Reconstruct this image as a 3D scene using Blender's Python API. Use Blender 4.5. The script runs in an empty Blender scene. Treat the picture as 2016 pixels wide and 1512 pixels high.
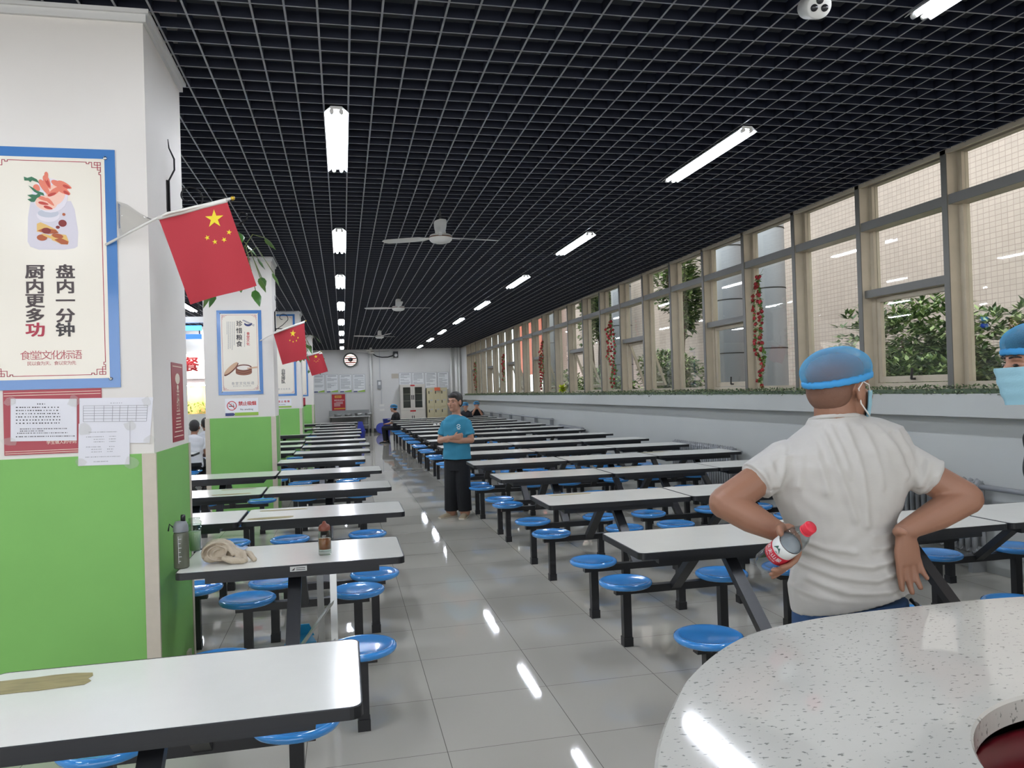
import bpy, bmesh, math, random
import numpy as np
from mathutils import Vector, Matrix, noise

random.seed(7)
SC = bpy.context.scene
COL = SC.collection
PI = math.pi

# ---------------------------------------------------------------- camera, world, exposure
F_PX, W_PX, H_PX = 1514.0, 2016.0, 1512.0
YAW, PITCH, ROLL = math.radians(12.41), math.radians(0.484), math.radians(-1.76)
EYE = Vector((0, 0, 1.60))
_f = Vector((math.sin(YAW) * math.cos(PITCH), math.cos(YAW) * math.cos(PITCH), math.sin(PITCH)))
_r0 = Vector((math.cos(YAW), -math.sin(YAW), 0))
_u0 = _r0.cross(_f)
_r = _r0 * math.cos(ROLL) + _u0 * math.sin(ROLL)
_u = -_r0 * math.sin(ROLL) + _u0 * math.cos(ROLL)
cam_d = bpy.data.cameras.new('camera')
cam_d.sensor_width = 36.0
cam_d.lens = F_PX / W_PX * 36.0
cam_d.clip_start = 0.02
cam_d.clip_end = 300
cam = bpy.data.objects.new('camera', cam_d)
COL.objects.link(cam)
cam.matrix_world = Matrix(((_r.x, _u.x, -_f.x, EYE.x), (_r.y, _u.y, -_f.y, EYE.y),
                           (_r.z, _u.z, -_f.z, EYE.z), (0, 0, 0, 1)))
SC.camera = cam
SC.view_settings.view_transform = 'Standard'
SC.view_settings.look = 'None'
SC.view_settings.gamma = 1.0
SC.view_settings.use_curve_mapping = False
SC.view_settings.exposure = 0.0
TUBE_POWER = 122.0
SKY_POWER = 3.0

world = bpy.data.worlds.new('world')
SC.world = world
world.use_nodes = True
wn = world.node_tree
bgn = wn.nodes['Background']
bgn.inputs[0].default_value = (0.97, 0.985, 1.0, 1)
bgn.inputs[1].default_value = SKY_POWER
SC.cycles.use_denoising = True
SC.cycles.max_bounces = 10
SC.cycles.diffuse_bounces = 5
SC.cycles.glossy_bounces = 5
SC.cycles.transparent_max_bounces = 16
SC.cycles.sample_clamp_indirect = 6.0
SC.cycles.caustics_reflective = False
SC.cycles.caustics_refractive = False
sun_d = bpy.data.lights.new('sun', 'SUN')
sun_d.energy = 0.25
sun_d.angle = 0.6
sun_d.color = (1.0, 0.95, 0.88)
sun = bpy.data.objects.new('sun', sun_d)
COL.objects.link(sun)
sun.rotation_euler = (math.radians(35), math.radians(25), 0)


def ray(px, py):
    return _f + _r * ((px - 1008) / F_PX) - _u * ((py - 756) / F_PX)


def onz(px, py, z):
    d = ray(px, py)
    return EYE + d * ((z - EYE.z) / d.z)


def ony(px, py, y):
    d = ray(px, py)
    return EYE + d * (y / d.y)


def onx(px, py, x):
    d = ray(px, py)
    return EYE + d * (x / d.x)


def dep(px, py, d):
    return EYE + ray(px, py) * d


# ---------------------------------------------------------------- materials
def lin(h):
    if isinstance(h, str):
        h = h.lstrip('#')
        c = [int(h[i:i + 2], 16) / 255 for i in (0, 2, 4)]
        return tuple((x / 12.92 if x <= 0.04045 else ((x + 0.055) / 1.055) ** 2.4) for x in c) + (1,)
    return tuple(h) + (1,)


MATS = {}


def mat(name, col, rough=0.5, metal=0.0, spec=0.5, emit=None, estr=0.0, noise_amt=0.0, noise_scale=20.0,
        bump=0.0, bump_scale=60.0, coat=0.0, alpha=1.0, stretch=(1, 1, 1)):
    if name in MATS:
        return MATS[name]
    m = bpy.data.materials.new(name)
    m.use_nodes = True
    nt = m.node_tree
    p = nt.nodes['Principled BSDF']
    p.inputs['Base Color'].default_value = lin(col)
    p.inputs['Roughness'].default_value = rough
    p.inputs['Metallic'].default_value = metal
    p.inputs['Specular IOR Level'].default_value = spec
    p.inputs['Coat Weight'].default_value = coat
    p.inputs['Coat Roughness'].default_value = 0.05
    p.inputs['Alpha'].default_value = alpha
    if emit:
        p.inputs['Emission Color'].default_value = lin(emit)
        p.inputs['Emission Strength'].default_value = estr
    if noise_amt > 0 or bump > 0:
        tc = nt.nodes.new('ShaderNodeTexCoord')
        mp = nt.nodes.new('ShaderNodeMapping')
        mp.inputs['Scale'].default_value = stretch
        nt.links.new(tc.outputs['Object'], mp.inputs[0])
    if noise_amt > 0:
        n = nt.nodes.new('ShaderNodeTexNoise')
        n.inputs['Scale'].default_value = noise_scale
        n.inputs['Detail'].default_value = 5
        nt.links.new(mp.outputs[0], n.inputs['Vector'])
        mx = nt.nodes.new('ShaderNodeMixRGB')
        c = lin(col)
        mx.inputs[1].default_value = tuple(max(0, x * (1 - noise_amt)) for x in c[:3]) + (1,)
        mx.inputs[2].default_value = tuple(min(1, x * (1 + noise_amt)) for x in c[:3]) + (1,)
        nt.links.new(n.outputs[0], mx.inputs[0])
        nt.links.new(mx.outputs[0], p.inputs['Base Color'])
    if bump > 0:
        n2 = nt.nodes.new('ShaderNodeTexNoise')
        n2.inputs['Scale'].default_value = bump_scale
        n2.inputs['Detail'].default_value = 4
        nt.links.new(mp.outputs[0], n2.inputs['Vector'])
        b = nt.nodes.new('ShaderNodeBump')
        b.inputs['Strength'].default_value = bump
        b.inputs['Distance'].default_value = 0.01
        nt.links.new(n2.outputs[0], b.inputs['Height'])
        nt.links.new(b.outputs[0], p.inputs['Normal'])
    MATS[name] = m
    return m


def glass_mat(name, tint=(0.95, 0.98, 0.97), refl=1.0):
    if name in MATS:
        return MATS[name]
    m = bpy.data.materials.new(name)
    m.use_nodes = True
    nt = m.node_tree
    for n in list(nt.nodes):
        nt.nodes.remove(n)
    out = nt.nodes.new('ShaderNodeOutputMaterial')
    tr = nt.nodes.new('ShaderNodeBsdfTransparent')
    tr.inputs[0].default_value = tint + (1,)
    gl = nt.nodes.new('ShaderNodeBsdfGlossy')
    gl.inputs['Roughness'].default_value = 0.02
    fr = nt.nodes.new('ShaderNodeFresnel')
    ge = nt.nodes.new('ShaderNodeNewGeometry')
    ir = nt.nodes.new('ShaderNodeMapRange')
    ir.inputs['To Min'].default_value = 1.45
    ir.inputs['To Max'].default_value = 1 / 1.45
    nt.links.new(ge.outputs['Backfacing'], ir.inputs['Value'])
    nt.links.new(ir.outputs[0], fr.inputs[0])
    mx = nt.nodes.new('ShaderNodeMixShader')
    nt.links.new(fr.outputs[0], mx.inputs[0])
    nt.links.new(tr.outputs[0], mx.inputs[1])
    nt.links.new(gl.outputs[0], mx.inputs[2])
    nt.links.new(mx.outputs[0], out.inputs[0])
    MATS[name] = m
    return m


def grid_mat(name, base, line, sx, sy, ax, off=(0, 0), lw=0.004, rough=0.1, var=0.04, blotch=0.0, spec=0.5):
    """square tiles: ax = the two object axes the joints run across"""
    m = bpy.data.materials.new(name)
    m.use_nodes = True
    nt = m.node_tree
    N, L = nt.nodes.new, nt.links.new
    p = nt.nodes['Principled BSDF']
    p.inputs['Roughness'].default_value = rough
    p.inputs['Specular IOR Level'].default_value = spec
    tc = N('ShaderNodeTexCoord')
    sep = N('ShaderNodeSeparateXYZ')
    L(tc.outputs['Object'], sep.inputs[0])

    def M(op, a, b=None):
        n = N('ShaderNodeMath')
        n.operation = op
        for i, v in enumerate((a, b)):
            if v is None:
                continue
            if isinstance(v, (int, float)):
                n.inputs[i].default_value = v
            else:
                L(v, n.inputs[i])
        return n.outputs[0]
    masks, cells = [], []
    for k, s in ((0, sx), (1, sy)):
        q = M('DIVIDE', M('SUBTRACT', sep.outputs[ax[k]], off[k]), s)
        cells.append(M('FLOOR', q))
        fr = M('FRACT', q)
        d = M('MINIMUM', fr, M('SUBTRACT', 1.0, fr))
        masks.append(M('LESS_THAN', d, lw / s / 2))
    ml = M('MAXIMUM', masks[0], masks[1])
    cmb = N('ShaderNodeCombineXYZ')
    L(cells[0], cmb.inputs[0])
    L(cells[1], cmb.inputs[1])
    wnz = N('ShaderNodeTexWhiteNoise')
    L(cmb.outputs[0], wnz.inputs['Vector'])
    mx = N('ShaderNodeMixRGB')
    b = lin(base)
    mx.inputs[1].default_value = tuple(x * (1 - var) for x in b[:3]) + (1,)
    mx.inputs[2].default_value = tuple(min(1, x * (1 + var)) for x in b[:3]) + (1,)
    L(wnz.outputs['Value'], mx.inputs[0])
    colr = mx.outputs[0]
    if blotch:
        nz = N('ShaderNodeTexNoise')
        nz.inputs['Scale'].default_value = 1.3
        nz.inputs['Detail'].default_value = 6
        L(tc.outputs['Object'], nz.inputs['Vector'])
        m2 = N('ShaderNodeMixRGB')
        m2.blend_type = 'MULTIPLY'
        m2.inputs[0].default_value = blotch
        L(colr, m2.inputs[1])
        L(nz.outputs[0], m2.inputs[2])
        colr = m2.outputs[0]
    mxl = N('ShaderNodeMixRGB')
    mxl.inputs[2].default_value = lin(line)
    L(ml, mxl.inputs[0])
    L(colr, mxl.inputs[1])
    L(mxl.outputs[0], p.inputs['Base Color'])
    MATS[name] = m
    return m


def emis(name, col, s):
    return mat(name, col, 0.5, emit=col, estr=s)


# ---------------------------------------------------------------- mesh builder
class MB:
    def __init__(s):
        s.v, s.f, s.m, s.sm = [], [], [], []

    def add(s, vs, fs, mi=0, smooth=False):
        o = len(s.v)
        s.v += [tuple(v) for v in vs]
        for f in fs:
            s.f.append([i + o for i in f])
            s.m.append(mi)
            s.sm.append(smooth)
        return s

    def box(s, a, b, mi=0, bot=None):
        x0, y0, z0 = a
        x1, y1, z1 = b
        vs = [(x0, y0, z0), (x1, y0, z0), (x1, y1, z0), (x0, y1, z0), (x0, y0, z1), (x1, y0, z1), (x1, y1, z1), (x0, y1, z1)]
        s.add(vs, [(3, 2, 1, 0)], mi if bot is None else bot)
        o = len(s.v) - 8
        for f in [(4, 5, 6, 7), (0, 1, 5, 4), (1, 2, 6, 5), (2, 3, 7, 6), (3, 0, 4, 7)]:
            s.f.append([i + o for i in f])
            s.m.append(mi)
            s.sm.append(False)
        return s

    def bar(s, p, q, w, h, up=(0, 0, 1), mi=0):
        p, q = Vector(p), Vector(q)
        t = (q - p).normalized()
        u = Vector(up)
        a = t.cross(u)
        if a.length < 1e-4:
            a = t.cross(Vector((1, 0, 0)))
        a.normalize()
        b = a.cross(t)
        vs = []
        for c in (p, q):
            for i, j in ((-1, -1), (1, -1), (1, 1), (-1, 1)):
                vs.append(c + a * (i * w / 2) + b * (j * h / 2))
        return s.add(vs, [(3, 2, 1, 0), (4, 5, 6, 7), (0, 1, 5, 4), (1, 2, 6, 5), (2, 3, 7, 6), (3, 0, 4, 7)], mi)

    def tube(s, pts, r, n=8, mi=0, cap=True, lat=None, smooth=True):
        """r: number or list of numbers or (rx, ry) along pts"""
        pts = [Vector(p) for p in pts]
        k = len(pts)
        rr = r if isinstance(r, (list, tuple)) else [r] * k
        rings = []
        prev = None
        for i, p in enumerate(pts):
            t = (pts[min(i + 1, k - 1)] - pts[max(i - 1, 0)])
            t = t.normalized() if t.length > 1e-9 else Vector((0, 0, 1))
            if lat is not None:
                a = Vector(lat)
            elif prev is None:
                a = Vector((1, 0, 0)) if abs(t.x) < 0.8 else Vector((0, 1, 0))
            else:
                a = prev
            a = (a - t * a.dot(t)).normalized()
            prev = a
            b = t.cross(a)
            q = rr[i]
            rx, ry = q if isinstance(q, (tuple, list)) else (q, q)
            rings.append([p + a * (rx * math.cos(2 * PI * j / n)) + b * (ry * math.sin(2 * PI * j / n)) for j in range(n)])
        return s.loft(rings, mi, cap, smooth)

    def limb(s, pts, r, n=16, lat=None, mi=0):
        """a tube with rounded ends"""
        pts = [Vector(p) for p in pts]
        rr = [q if isinstance(q, (tuple, list)) else (q, q) for q in (r if isinstance(r, (list, tuple)) else [r] * len(pts))]
        t0 = (pts[0] - pts[1]).normalized()
        t1 = (pts[-1] - pts[-2]).normalized()
        P, R_ = [], []
        for a in (85, 60, 30):
            c, d = math.cos(math.radians(a)), math.sin(math.radians(a))
            P.append(pts[0] + t0 * (min(rr[0]) * d))
            R_.append((rr[0][0] * c, rr[0][1] * c))
        P += pts
        R_ += rr
        for a in (30, 60, 85):
            c, d = math.cos(math.radians(a)), math.sin(math.radians(a))
            P.append(pts[-1] + t1 * (min(rr[-1]) * d))
            R_.append((rr[-1][0] * c, rr[-1][1] * c))
        return s.tube(P, R_, n, mi, True, lat)

    def loft(s, rings, mi=0, cap=True, smooth=True, closed=False):
        n = len(rings[0])
        vs = [v for r in rings for v in r]
        fs = []
        k = len(rings)
        for i in range(k if closed else k - 1):
            for j in range(n):
                a, b = i * n, ((i + 1) % k) * n
                fs.append((a + j, a + (j + 1) % n, b + (j + 1) % n, b + j))
        s.add(vs, fs, mi, smooth)
        if cap and not closed:
            o = len(s.v) - len(vs)
            s.f.append([o + j for j in reversed(range(n))])
            s.m.append(mi)
            s.sm.append(False)
            s.f.append([o + (k - 1) * n + j for j in range(n)])
            s.m.append(mi)
            s.sm.append(False)
        return s

    def lathe(s, prof, n=24, c=(0, 0, 0), ax=(0, 0, 1), mi=0, cap=True, smooth=True):
        """prof: list of (radius, height) along the axis"""
        c, ax = Vector(c), Vector(ax).normalized()
        a = ax.orthogonal().normalized()
        b = ax.cross(a)
        rings = [[c + ax * h + (a * math.cos(2 * PI * j / n) + b * math.sin(2 * PI * j / n)) * max(r, 1e-4) for j in range(n)] for r, h in prof]
        return s.loft(rings, mi, cap, smooth)

    def cyl(s, p, q, r, n=12, mi=0):
        return s.tube([p, q], r, n, mi)

    def ell(s, c, ax, n=16, m=10, mi=0):
        """ellipsoid: ax = three semi axis vectors"""
        c = Vector(c)
        A, B, D = [Vector(x) for x in ax]
        rings = []
        for i in range(m + 1):
            th = PI * (0.02 + 0.96 * i / m)
            rings.append([c + D * math.cos(PI - th) + (A * math.cos(2 * PI * j / n) + B * math.sin(2 * PI * j / n)) * math.sin(th) for j in range(n)])
        return s.loft(rings, mi, True, True)

    def prism(s, poly, vec, mi=0, mside=None):
        """poly: list of 3D points (one plane), pushed along vec"""
        poly = [Vector(p) for p in poly]
        n = len(poly)
        vec = Vector(vec)
        vs = poly + [p + vec for p in poly]
        nrm = Vector((0, 0, 0))
        for i in range(n):
            nrm += poly[i].cross(poly[(i + 1) % n])
        fl = nrm.dot(vec) > 0
        a = list(range(n))
        b = [i + n for i in range(n)]
        s.add(vs, [a[::-1] if fl else a, b if fl else b[::-1]], mi)
        o = len(s.v) - 2 * n
        for i in range(n):
            j = (i + 1) % n
            q = [o + i, o + j, o + j + n, o + i + n]
            s.f.append(q if fl else q[::-1])
            s.m.append(mi if mside is None else mside)
            s.sm.append(False)
        return s

    def mesh(s, name):
        me = bpy.data.meshes.new(name)
        me.from_pydata(s.v, [], s.f)
        me.polygons.foreach_set('material_index', s.m)
        me.polygons.foreach_set('use_smooth', s.sm)
        me.update()
        return me

    def build(s, name, mats, parent=None, bevel=0.0):
        me = s.mesh(name)
        o = bpy.data.objects.new(name, me)
        COL.objects.link(o)
        for m in (mats if isinstance(mats, (list, tuple)) else [mats]):
            me.materials.append(m)
        if bevel:
            b = o.modifiers.new('bevel', 'BEVEL')
            b.width = bevel
            b.segments = 2
            b.limit_method = 'ANGLE'
        if parent:
            o.parent = parent
            o.matrix_parent_inverse = PINV.get(parent.name, Matrix())
        return o


PINV = {}


def tag(o, label=None, cat=None, group=None, kind=None):
    if label:
        o['label'] = label
    if cat:
        o['category'] = cat
    if group:
        o['group'] = group
    if kind:
        o['kind'] = kind
    return o


def thing(name, label, cat, group=None, loc=None):
    """an Empty at the base; parts are built in world space unless it stays at the origin as a template"""
    o = bpy.data.objects.new(name, None)
    o.empty_display_size = 0.05
    COL.objects.link(o)
    if loc is not None:
        o.location = loc
        PINV[o.name] = Matrix.Translation(-Vector(loc))
    return tag(o, label, cat, group)


def kids(o):
    return [c for c in bpy.data.objects if c.parent == o] if o.name not in KIDS else KIDS[o.name]


KIDS = {}


def remember(o):
    KIDS[o.name] = [c for c in bpy.data.objects if c.parent == o]
    for c in KIDS[o.name]:
        remember(c)


def dup(o, parent=None):
    c = o.copy()
    COL.objects.link(c)
    c.parent = parent
    for ch in KIDS.get(o.name, []):
        dup(ch, c)
    return c


def remesh(mb, name, voxel, smooth=2, mats=(), parent=None, fn=None):
    me = mb.mesh(name + '_src')
    o = bpy.data.objects.new(name, me)
    COL.objects.link(o)
    r = o.modifiers.new('r', 'REMESH')
    r.mode = 'VOXEL'
    r.voxel_size = voxel
    r.use_smooth_shade = True
    if smooth:
        s = o.modifiers.new('s', 'SMOOTH')
        s.factor = 0.5
        s.iterations = smooth
    dg = bpy.context.evaluated_depsgraph_get()
    m2 = bpy.data.meshes.new_from_object(o.evaluated_get(dg))
    o.modifiers.clear()
    o.data = m2
    m2.name = name
    bpy.data.meshes.remove(me)
    m2.materials.clear()
    for m in (mats if isinstance(mats, (list, tuple)) else [mats]):
        m2.materials.append(m)
    if fn:
        fn(m2)
    m2.polygons.foreach_set('use_smooth', [True] * len(m2.polygons))
    if parent:
        o.parent = parent
        o.matrix_parent_inverse = PINV.get(parent.name, Matrix())
    return o


# ---------------------------------------------------------------- lettering
_glyph = {}
_fc = bpy.data.curves.new('lettering', 'FONT')
_fo = bpy.data.objects.new('lettering', _fc)


def glyph(ch, bold):
    k = (ch, bold)
    if k not in _glyph:
        if _fo.name not in COL.objects:
            COL.objects.link(_fo)
        _fc.body = ch
        _fc.offset = bold
        _fc.resolution_u = 3
        bpy.context.view_layer.update()
        me = bpy.data.meshes.new_from_object(_fo.evaluated_get(bpy.context.evaluated_depsgraph_get()))
        vs = [(v.co.x, v.co.y) for v in me.vertices]
        fs = [list(p.vertices) for p in me.polygons]
        bpy.data.meshes.remove(me)
        xs = [v[0] for v in vs] or [0]
        ys = [v[1] for v in vs] or [0]
        _glyph[k] = (vs, fs, min(xs), max(xs), min(ys), max(ys))
    return _glyph[k]


def put_glyph(mb, ch, cx, cz, h, fn, bold=0.0, w=None, mi=0):
    """glyph ch fitted into a box of height h (CJK em) centred at cx, cz; fn maps (x, z) to 3D"""
    vs, fs, x0, x1, y0, y1 = glyph(ch, 0.0)
    if not vs:
        return
    if bold:   # heavier strokes: the glyph laid over itself with small shifts
        o_, a_, b_ = Vector(fn(cx, cz)), Vector(fn(cx + h * 0.1, cz)), Vector(fn(cx, cz + h * 0.1))
        nn = (a_ - o_).cross(b_ - o_).normalized()
        for k, (dx, dz) in enumerate(((-1, -0.6), (1, -0.6), (-1, 0.6), (1, 0.6))):
            f2 = lambda x, z, k=k: Vector(fn(x, z)) + nn * (h * 0.004 * (k + 1))
            put_glyph(mb, ch, cx + dx * bold * h, cz + dz * bold * h, h, f2, 0.0, w, mi)
    cjk = ord(ch) > 0x2000
    if cjk:
        s = h / 0.92
        ox, oy = 0.5, 0.38
        sx = (w / 0.92) if w else s
    else:
        s = h / 0.72
        ox, oy = (x0 + x1) / 2, 0.36
        sx = s
    mb.add([fn(cx + (x - ox) * sx, cz + (y - oy) * s) for x, y in vs], fs, mi)


def text_row(mb, s, x0, cz, h, fn, bold=0.0, gap=None, mi=0):
    x = x0
    for ch in s:
        if ch == ' ':
            x += h * 0.45
            continue
        if ord(ch) > 0x2000:
            g = gap or h * 1.05
            put_glyph(mb, ch, x + g / 2, cz, h, fn, bold, mi=mi)
            x += g
        else:
            vs, fs, a, b, c, d = glyph(ch, 0.0)
            wd = (b - a) * h / 0.72
            put_glyph(mb, ch, x + wd / 2, cz, h, fn, bold, mi=mi)
            x += wd + h * 0.14
    return x


def text_col(mb, s, cx, z0, h, step, fn, bold=0.0, mi=0, w=None):
    for i, ch in enumerate(s):
        put_glyph(mb, ch, cx, z0 - i * step, h, fn, bold, mi=mi, w=w)



# ================================================================ THE ROOM
XW, ZC, YB = 5.10, 3.54, 33.4          # window wall, ceiling grid, back wall
XL, YN = -9.0, -5.4                    # left wall, near end
m_floor = grid_mat('floor tiles', '#bcb8ad', '#74716a', 0.6167, 0.607, (0, 1), (0.41, 3.43), 0.0035, 0.035, 0.03, 0.0)
m_white = mat('white wall paint', '#d3d2cf', 0.75, noise_amt=0.03, noise_scale=3)
m_cream = mat('column paint', '#dcd7d0', 0.75, noise_amt=0.02, noise_scale=4)
m_green = mat('green wall paint', '#76b058', 0.55, noise_amt=0.06, noise_scale=5)
m_stone = mat('beige corner trim', '#c3b9a8', 0.5, noise_amt=0.08, noise_scale=25)
m_steel = mat('brushed steel', '#b5b6b4', 0.3, 0.9)
m_alu = mat('aged aluminium frame', '#b5ab98', 0.45, 0.35, noise_amt=0.12, noise_scale=8)
m_black = mat('black steel', '#17181b', 0.38, noise_amt=0.25, noise_scale=30)
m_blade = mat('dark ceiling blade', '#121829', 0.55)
m_wallr = mat('pale grey wall paint', '#a8aaa6', 0.7, noise_amt=0.03, noise_scale=3)
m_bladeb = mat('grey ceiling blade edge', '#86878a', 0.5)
m_slab = mat('dark slab', '#3c3d40', 0.9, noise_amt=0.3, noise_scale=1.5)
m_plast = mat('white plastic', '#e4e3de', 0.4)

o = MB().box((XL, YN, -0.12), (XW + 0.25, YB + 0.2, 0)).build('floor', m_floor)
tag(o, kind='structure')
b = MB()
# open grid ceiling
P = 0.1605
x0, y0 = -0.0717 - P * 55, 3.937 - P * 68
x = x0
while x < XW - 0.02:
    if x > XL:
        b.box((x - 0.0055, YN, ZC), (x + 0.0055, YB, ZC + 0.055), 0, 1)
    x += P
y = y0
while y < YB:
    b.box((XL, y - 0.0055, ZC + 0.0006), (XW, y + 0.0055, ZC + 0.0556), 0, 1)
    y += P
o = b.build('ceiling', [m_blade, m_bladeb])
tag(o, kind='structure')
o = MB().box((XL, YN, 4.15), (XW + 0.3, YB + 0.2, 4.3)).build('ceiling_slab', m_slab)
tag(o, kind='structure')
# window wall below the sill, sill beam, wall above the windows
o = MB().box((XW, YN, 0), (XW + 0.25, YB + 0.2, 1.46)).build('wall_right', m_wallr)
tag(o, kind='structure')
o = MB().box((XW - 0.14, YN, 1.27), (XW + 0.002, YB, 1.46)).build('trim_1', m_wallr)
tag(o, kind='structure')
o = MB().box((XW + 0.001, YN, ZC + 0.02), (XW + 0.25, YB + 0.2, 4.15)).build('wall_right_upper', m_slab)
tag(o, kind='structure')
o = MB().box((XW - 0.012, YN, ZC - 0.03), (XW + 0.02, YB, ZC + 0.03)).build('trim_2', m_alu)
tag(o, kind='structure')
o = MB().box((XL, YB, 0), (XW + 0.25, YB + 0.2, 4.15)).build('wall_back', m_white)
tag(o, kind='structure')
o = MB().box((XL - 0.2, YN, 0), (XL, YB, 4.15)).build('wall_left', m_white)
tag(o, kind='structure')
# stretch of solid wall past the last window
Y0W, DW, NW = 5.60, 1.138, 24
YWE = Y0W + DW * 23 + 0.06
o = MB().box((XW, YWE, 1.46), (XW + 0.25, YB, ZC + 0.02)).build('wall_right_end', m_white)
tag(o, kind='structure')
# windows
m_alu_shade = mat('inner frame face shade', '#55544f', 0.5, noise_amt=0.1, noise_scale=8)  # backlit shade on the room-facing frame faces, put into the colour
m_pane = glass_mat('window glass')
m_dark = mat('dark gasket', '#2c2b29', 0.6)


def window(n, ya, yb, sash, opened):
    """one bay: mullion at its near side, frame, transom, panes"""
    root = bpy.data.objects.new('window_%d' % n, None)
    COL.objects.link(root)
    root.location = (XW, ya, 1.46)
    PINV[root.name] = Matrix.Translation(-root.location)
    tag(root, kind='structure')
    z0, z1 = 1.46, ZC + 0.02
    MB().box((XW - 0.004, ya, z0), (XW + 0.10, ya + 0.062, z1)).box((XW - 0.012, ya, z0), (XW - 0.004, ya + 0.062, z1), 1).build('mullion', [m_alu, m_alu_shade], root)
    fr = MB()
    ys, ye = ya + 0.062, yb
    xf0, xf1 = XW + 0.10, XW + 0.17
    fr.box((xf0, ys, z0), (xf1, ys + 0.05, z1)).box((xf0, ye - 0.05, z0), (xf1, ye, z1))
    fr.box((xf0, ys + 0.05, z0), (xf1, ye - 0.05, z0 + 0.10)).box((xf0, ys + 0.05, z1 - 0.04), (xf1, ye - 0.05, z1))
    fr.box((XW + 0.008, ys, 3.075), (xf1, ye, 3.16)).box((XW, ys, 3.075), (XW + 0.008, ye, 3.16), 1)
    if sash:
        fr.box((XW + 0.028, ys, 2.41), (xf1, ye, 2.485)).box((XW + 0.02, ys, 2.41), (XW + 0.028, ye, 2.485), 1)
    fr.build('window_frame', [m_alu, m_alu_shade], root)
    xp = XW + 0.135

    def pane(a, c, d, e):
        MB().box((xp - 0.003, a, d), (xp + 0.003, c, e)).build('pane', m_pane, root)
    a, c = ys + 0.05, ye - 0.05
    pane(a, c, 3.16, z1 - 0.04)
    if not sash:
        pane(a, c, z0 + 0.10, 3.075)
    else:
        pane(a, c, 2.485, 3.075)
        tilt = 0.34 if opened else 0.0
        s = MB()
        top = Vector((xp, 0, 2.405))
        h = 0.84

        def T(u, y, w):   # u down the sash, w outwards
            return (xp + u * math.sin(tilt) + w * math.cos(tilt), y, 2.405 - u * math.cos(tilt) + w * math.sin(tilt))

        def bx(u0, u1, ya_, yb_, w0, w1):
            q = [T(u0, ya_, w0), T(u0, yb_, w0), T(u0, yb_, w1), T(u0, ya_, w1)]
            d = Vector(T(u1, ya_, w0)) - Vector(T(u0, ya_, w0))
            return q, d
        for u0, u1, p_, q_ in ((0, h, a + 0.002, a + 0.05), (0, h, c - 0.05, c - 0.002), (0, 0.045, a + 0.05, c - 0.05), (h - 0.06, h, a + 0.05, c - 0.05)):
            q, d = bx(u0, u1, p_, q_, -0.02, 0.02)
            s.prism(q, d)
        sa = s.build('sash', m_alu, root)
        q, d = bx(0.045, h - 0.06, a + 0.05, c - 0.05, -0.003, 0.003)
        sp = MB().prism(q, d).build('pane', m_pane, root)
        hd = MB()
        mid = (a + c) / 2
        hd.bar(T(h - 0.03, mid, -0.022), T(h - 0.03, mid, -0.06), 0.02, 0.02).bar(T(h - 0.03, mid, -0.06), T(h - 0.13, mid - 0.02, -0.065), 0.018, 0.012)
        hd.build('latch_handle', m_dark, root)
    return root


k = 0
for j in range(-9, 23):
    ya = Y0W + DW * j
    window(j + 10, ya, ya + DW, j % 3 == 0, (j % 6 == 0 and j > 0) or j == 9 or j == 15)
MB().box((XW - 0.01, Y0W + DW * 23, 1.46), (XW + 0.10, Y0W + DW * 23 + 0.062, ZC + 0.02)).build('trim_3', m_alu)['kind'] = 'structure'

# ================================================================ OUTSIDE THE WINDOWS
m_tile = grid_mat('facade tiles', '#d0bfb4', '#b4a198', 0.105, 0.08, (1, 2), (0, 0), 0.010, 0.5, 0.05, 0.0, 0.3)
o = MB().box((9.3, -10, -0.1), (9.8, 36, 11)).build('wall_outside', m_tile)
tag(o, kind='structure')
o = MB().box((XW + 0.25, -12, -0.2), (22, 70, -0.02)).build('ground_outside', mat('paving', '#a8a49b', 0.8, noise_amt=0.1))
tag(o, kind='structure')
m_pil = mat('grey pillar panels', '#a9acb2', 0.5)
for i, (px_, py_, rr) in enumerate(((7.55, 13.9, 0.27), (7.4, 12.25, 0.27), (7.4, 19.6, 0.27), (7.4, 26.6, 0.27), (7.4, 5.0, 0.27))):
    p = thing('outdoor_pillar', ['round grey panelled pillar outside, in the fifth window bay with the closed sash', 'round grey panelled pillar outside, beside the nearest red flower garland',
                                 'round grey panelled pillar outside, behind the second flower garland', 'round grey panelled pillar outside near the far end of the windows',
                                 'round grey panelled pillar outside past the right end of the view'][i], 'pillar', 'outdoor pillars along the walkway', (px_, py_, 0))
    MB().cyl((px_, py_, -0.1), (px_, py_, 8), rr, 24).build('shaft', m_pil, p)
    for zz in (1.15, 2.2, 3.25, 4.3):
        MB().lathe([(rr, zz - 0.01), (rr + 0.006, zz - 0.01), (rr + 0.006, zz + 0.01), (rr, zz + 0.01)], 24, (px_, py_, 0)).build('joint_ring', m_dark, p)
m_leafs = [mat('leaf green', '#587540', 0.45, noise_amt=0.3, noise_scale=3), mat('leaf light', '#a2b678', 0.45, noise_amt=0.3, noise_scale=3), mat('leaf dark', '#3e5434', 0.5)]
m_bark = mat('bark', '#5b4a3b', 0.9, bump=0.4)


def leaf_quad(b, p, d, up, L, Wd, mi):
    d = Vector(d).normalized()
    s_ = d.cross(Vector(up))
    s_ = s_.normalized() if s_.length > 1e-3 else Vector((1, 0, 0))
    p = Vector(p)
    n_ = s_.cross(d)
    b.add([p, p + d * L * 0.45 + s_ * Wd / 2 + n_ * L * 0.05, p + d * L, p + d * L * 0.45 - s_ * Wd / 2 + n_ * L * 0.05], [(0, 1, 2, 3)], mi)


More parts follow.
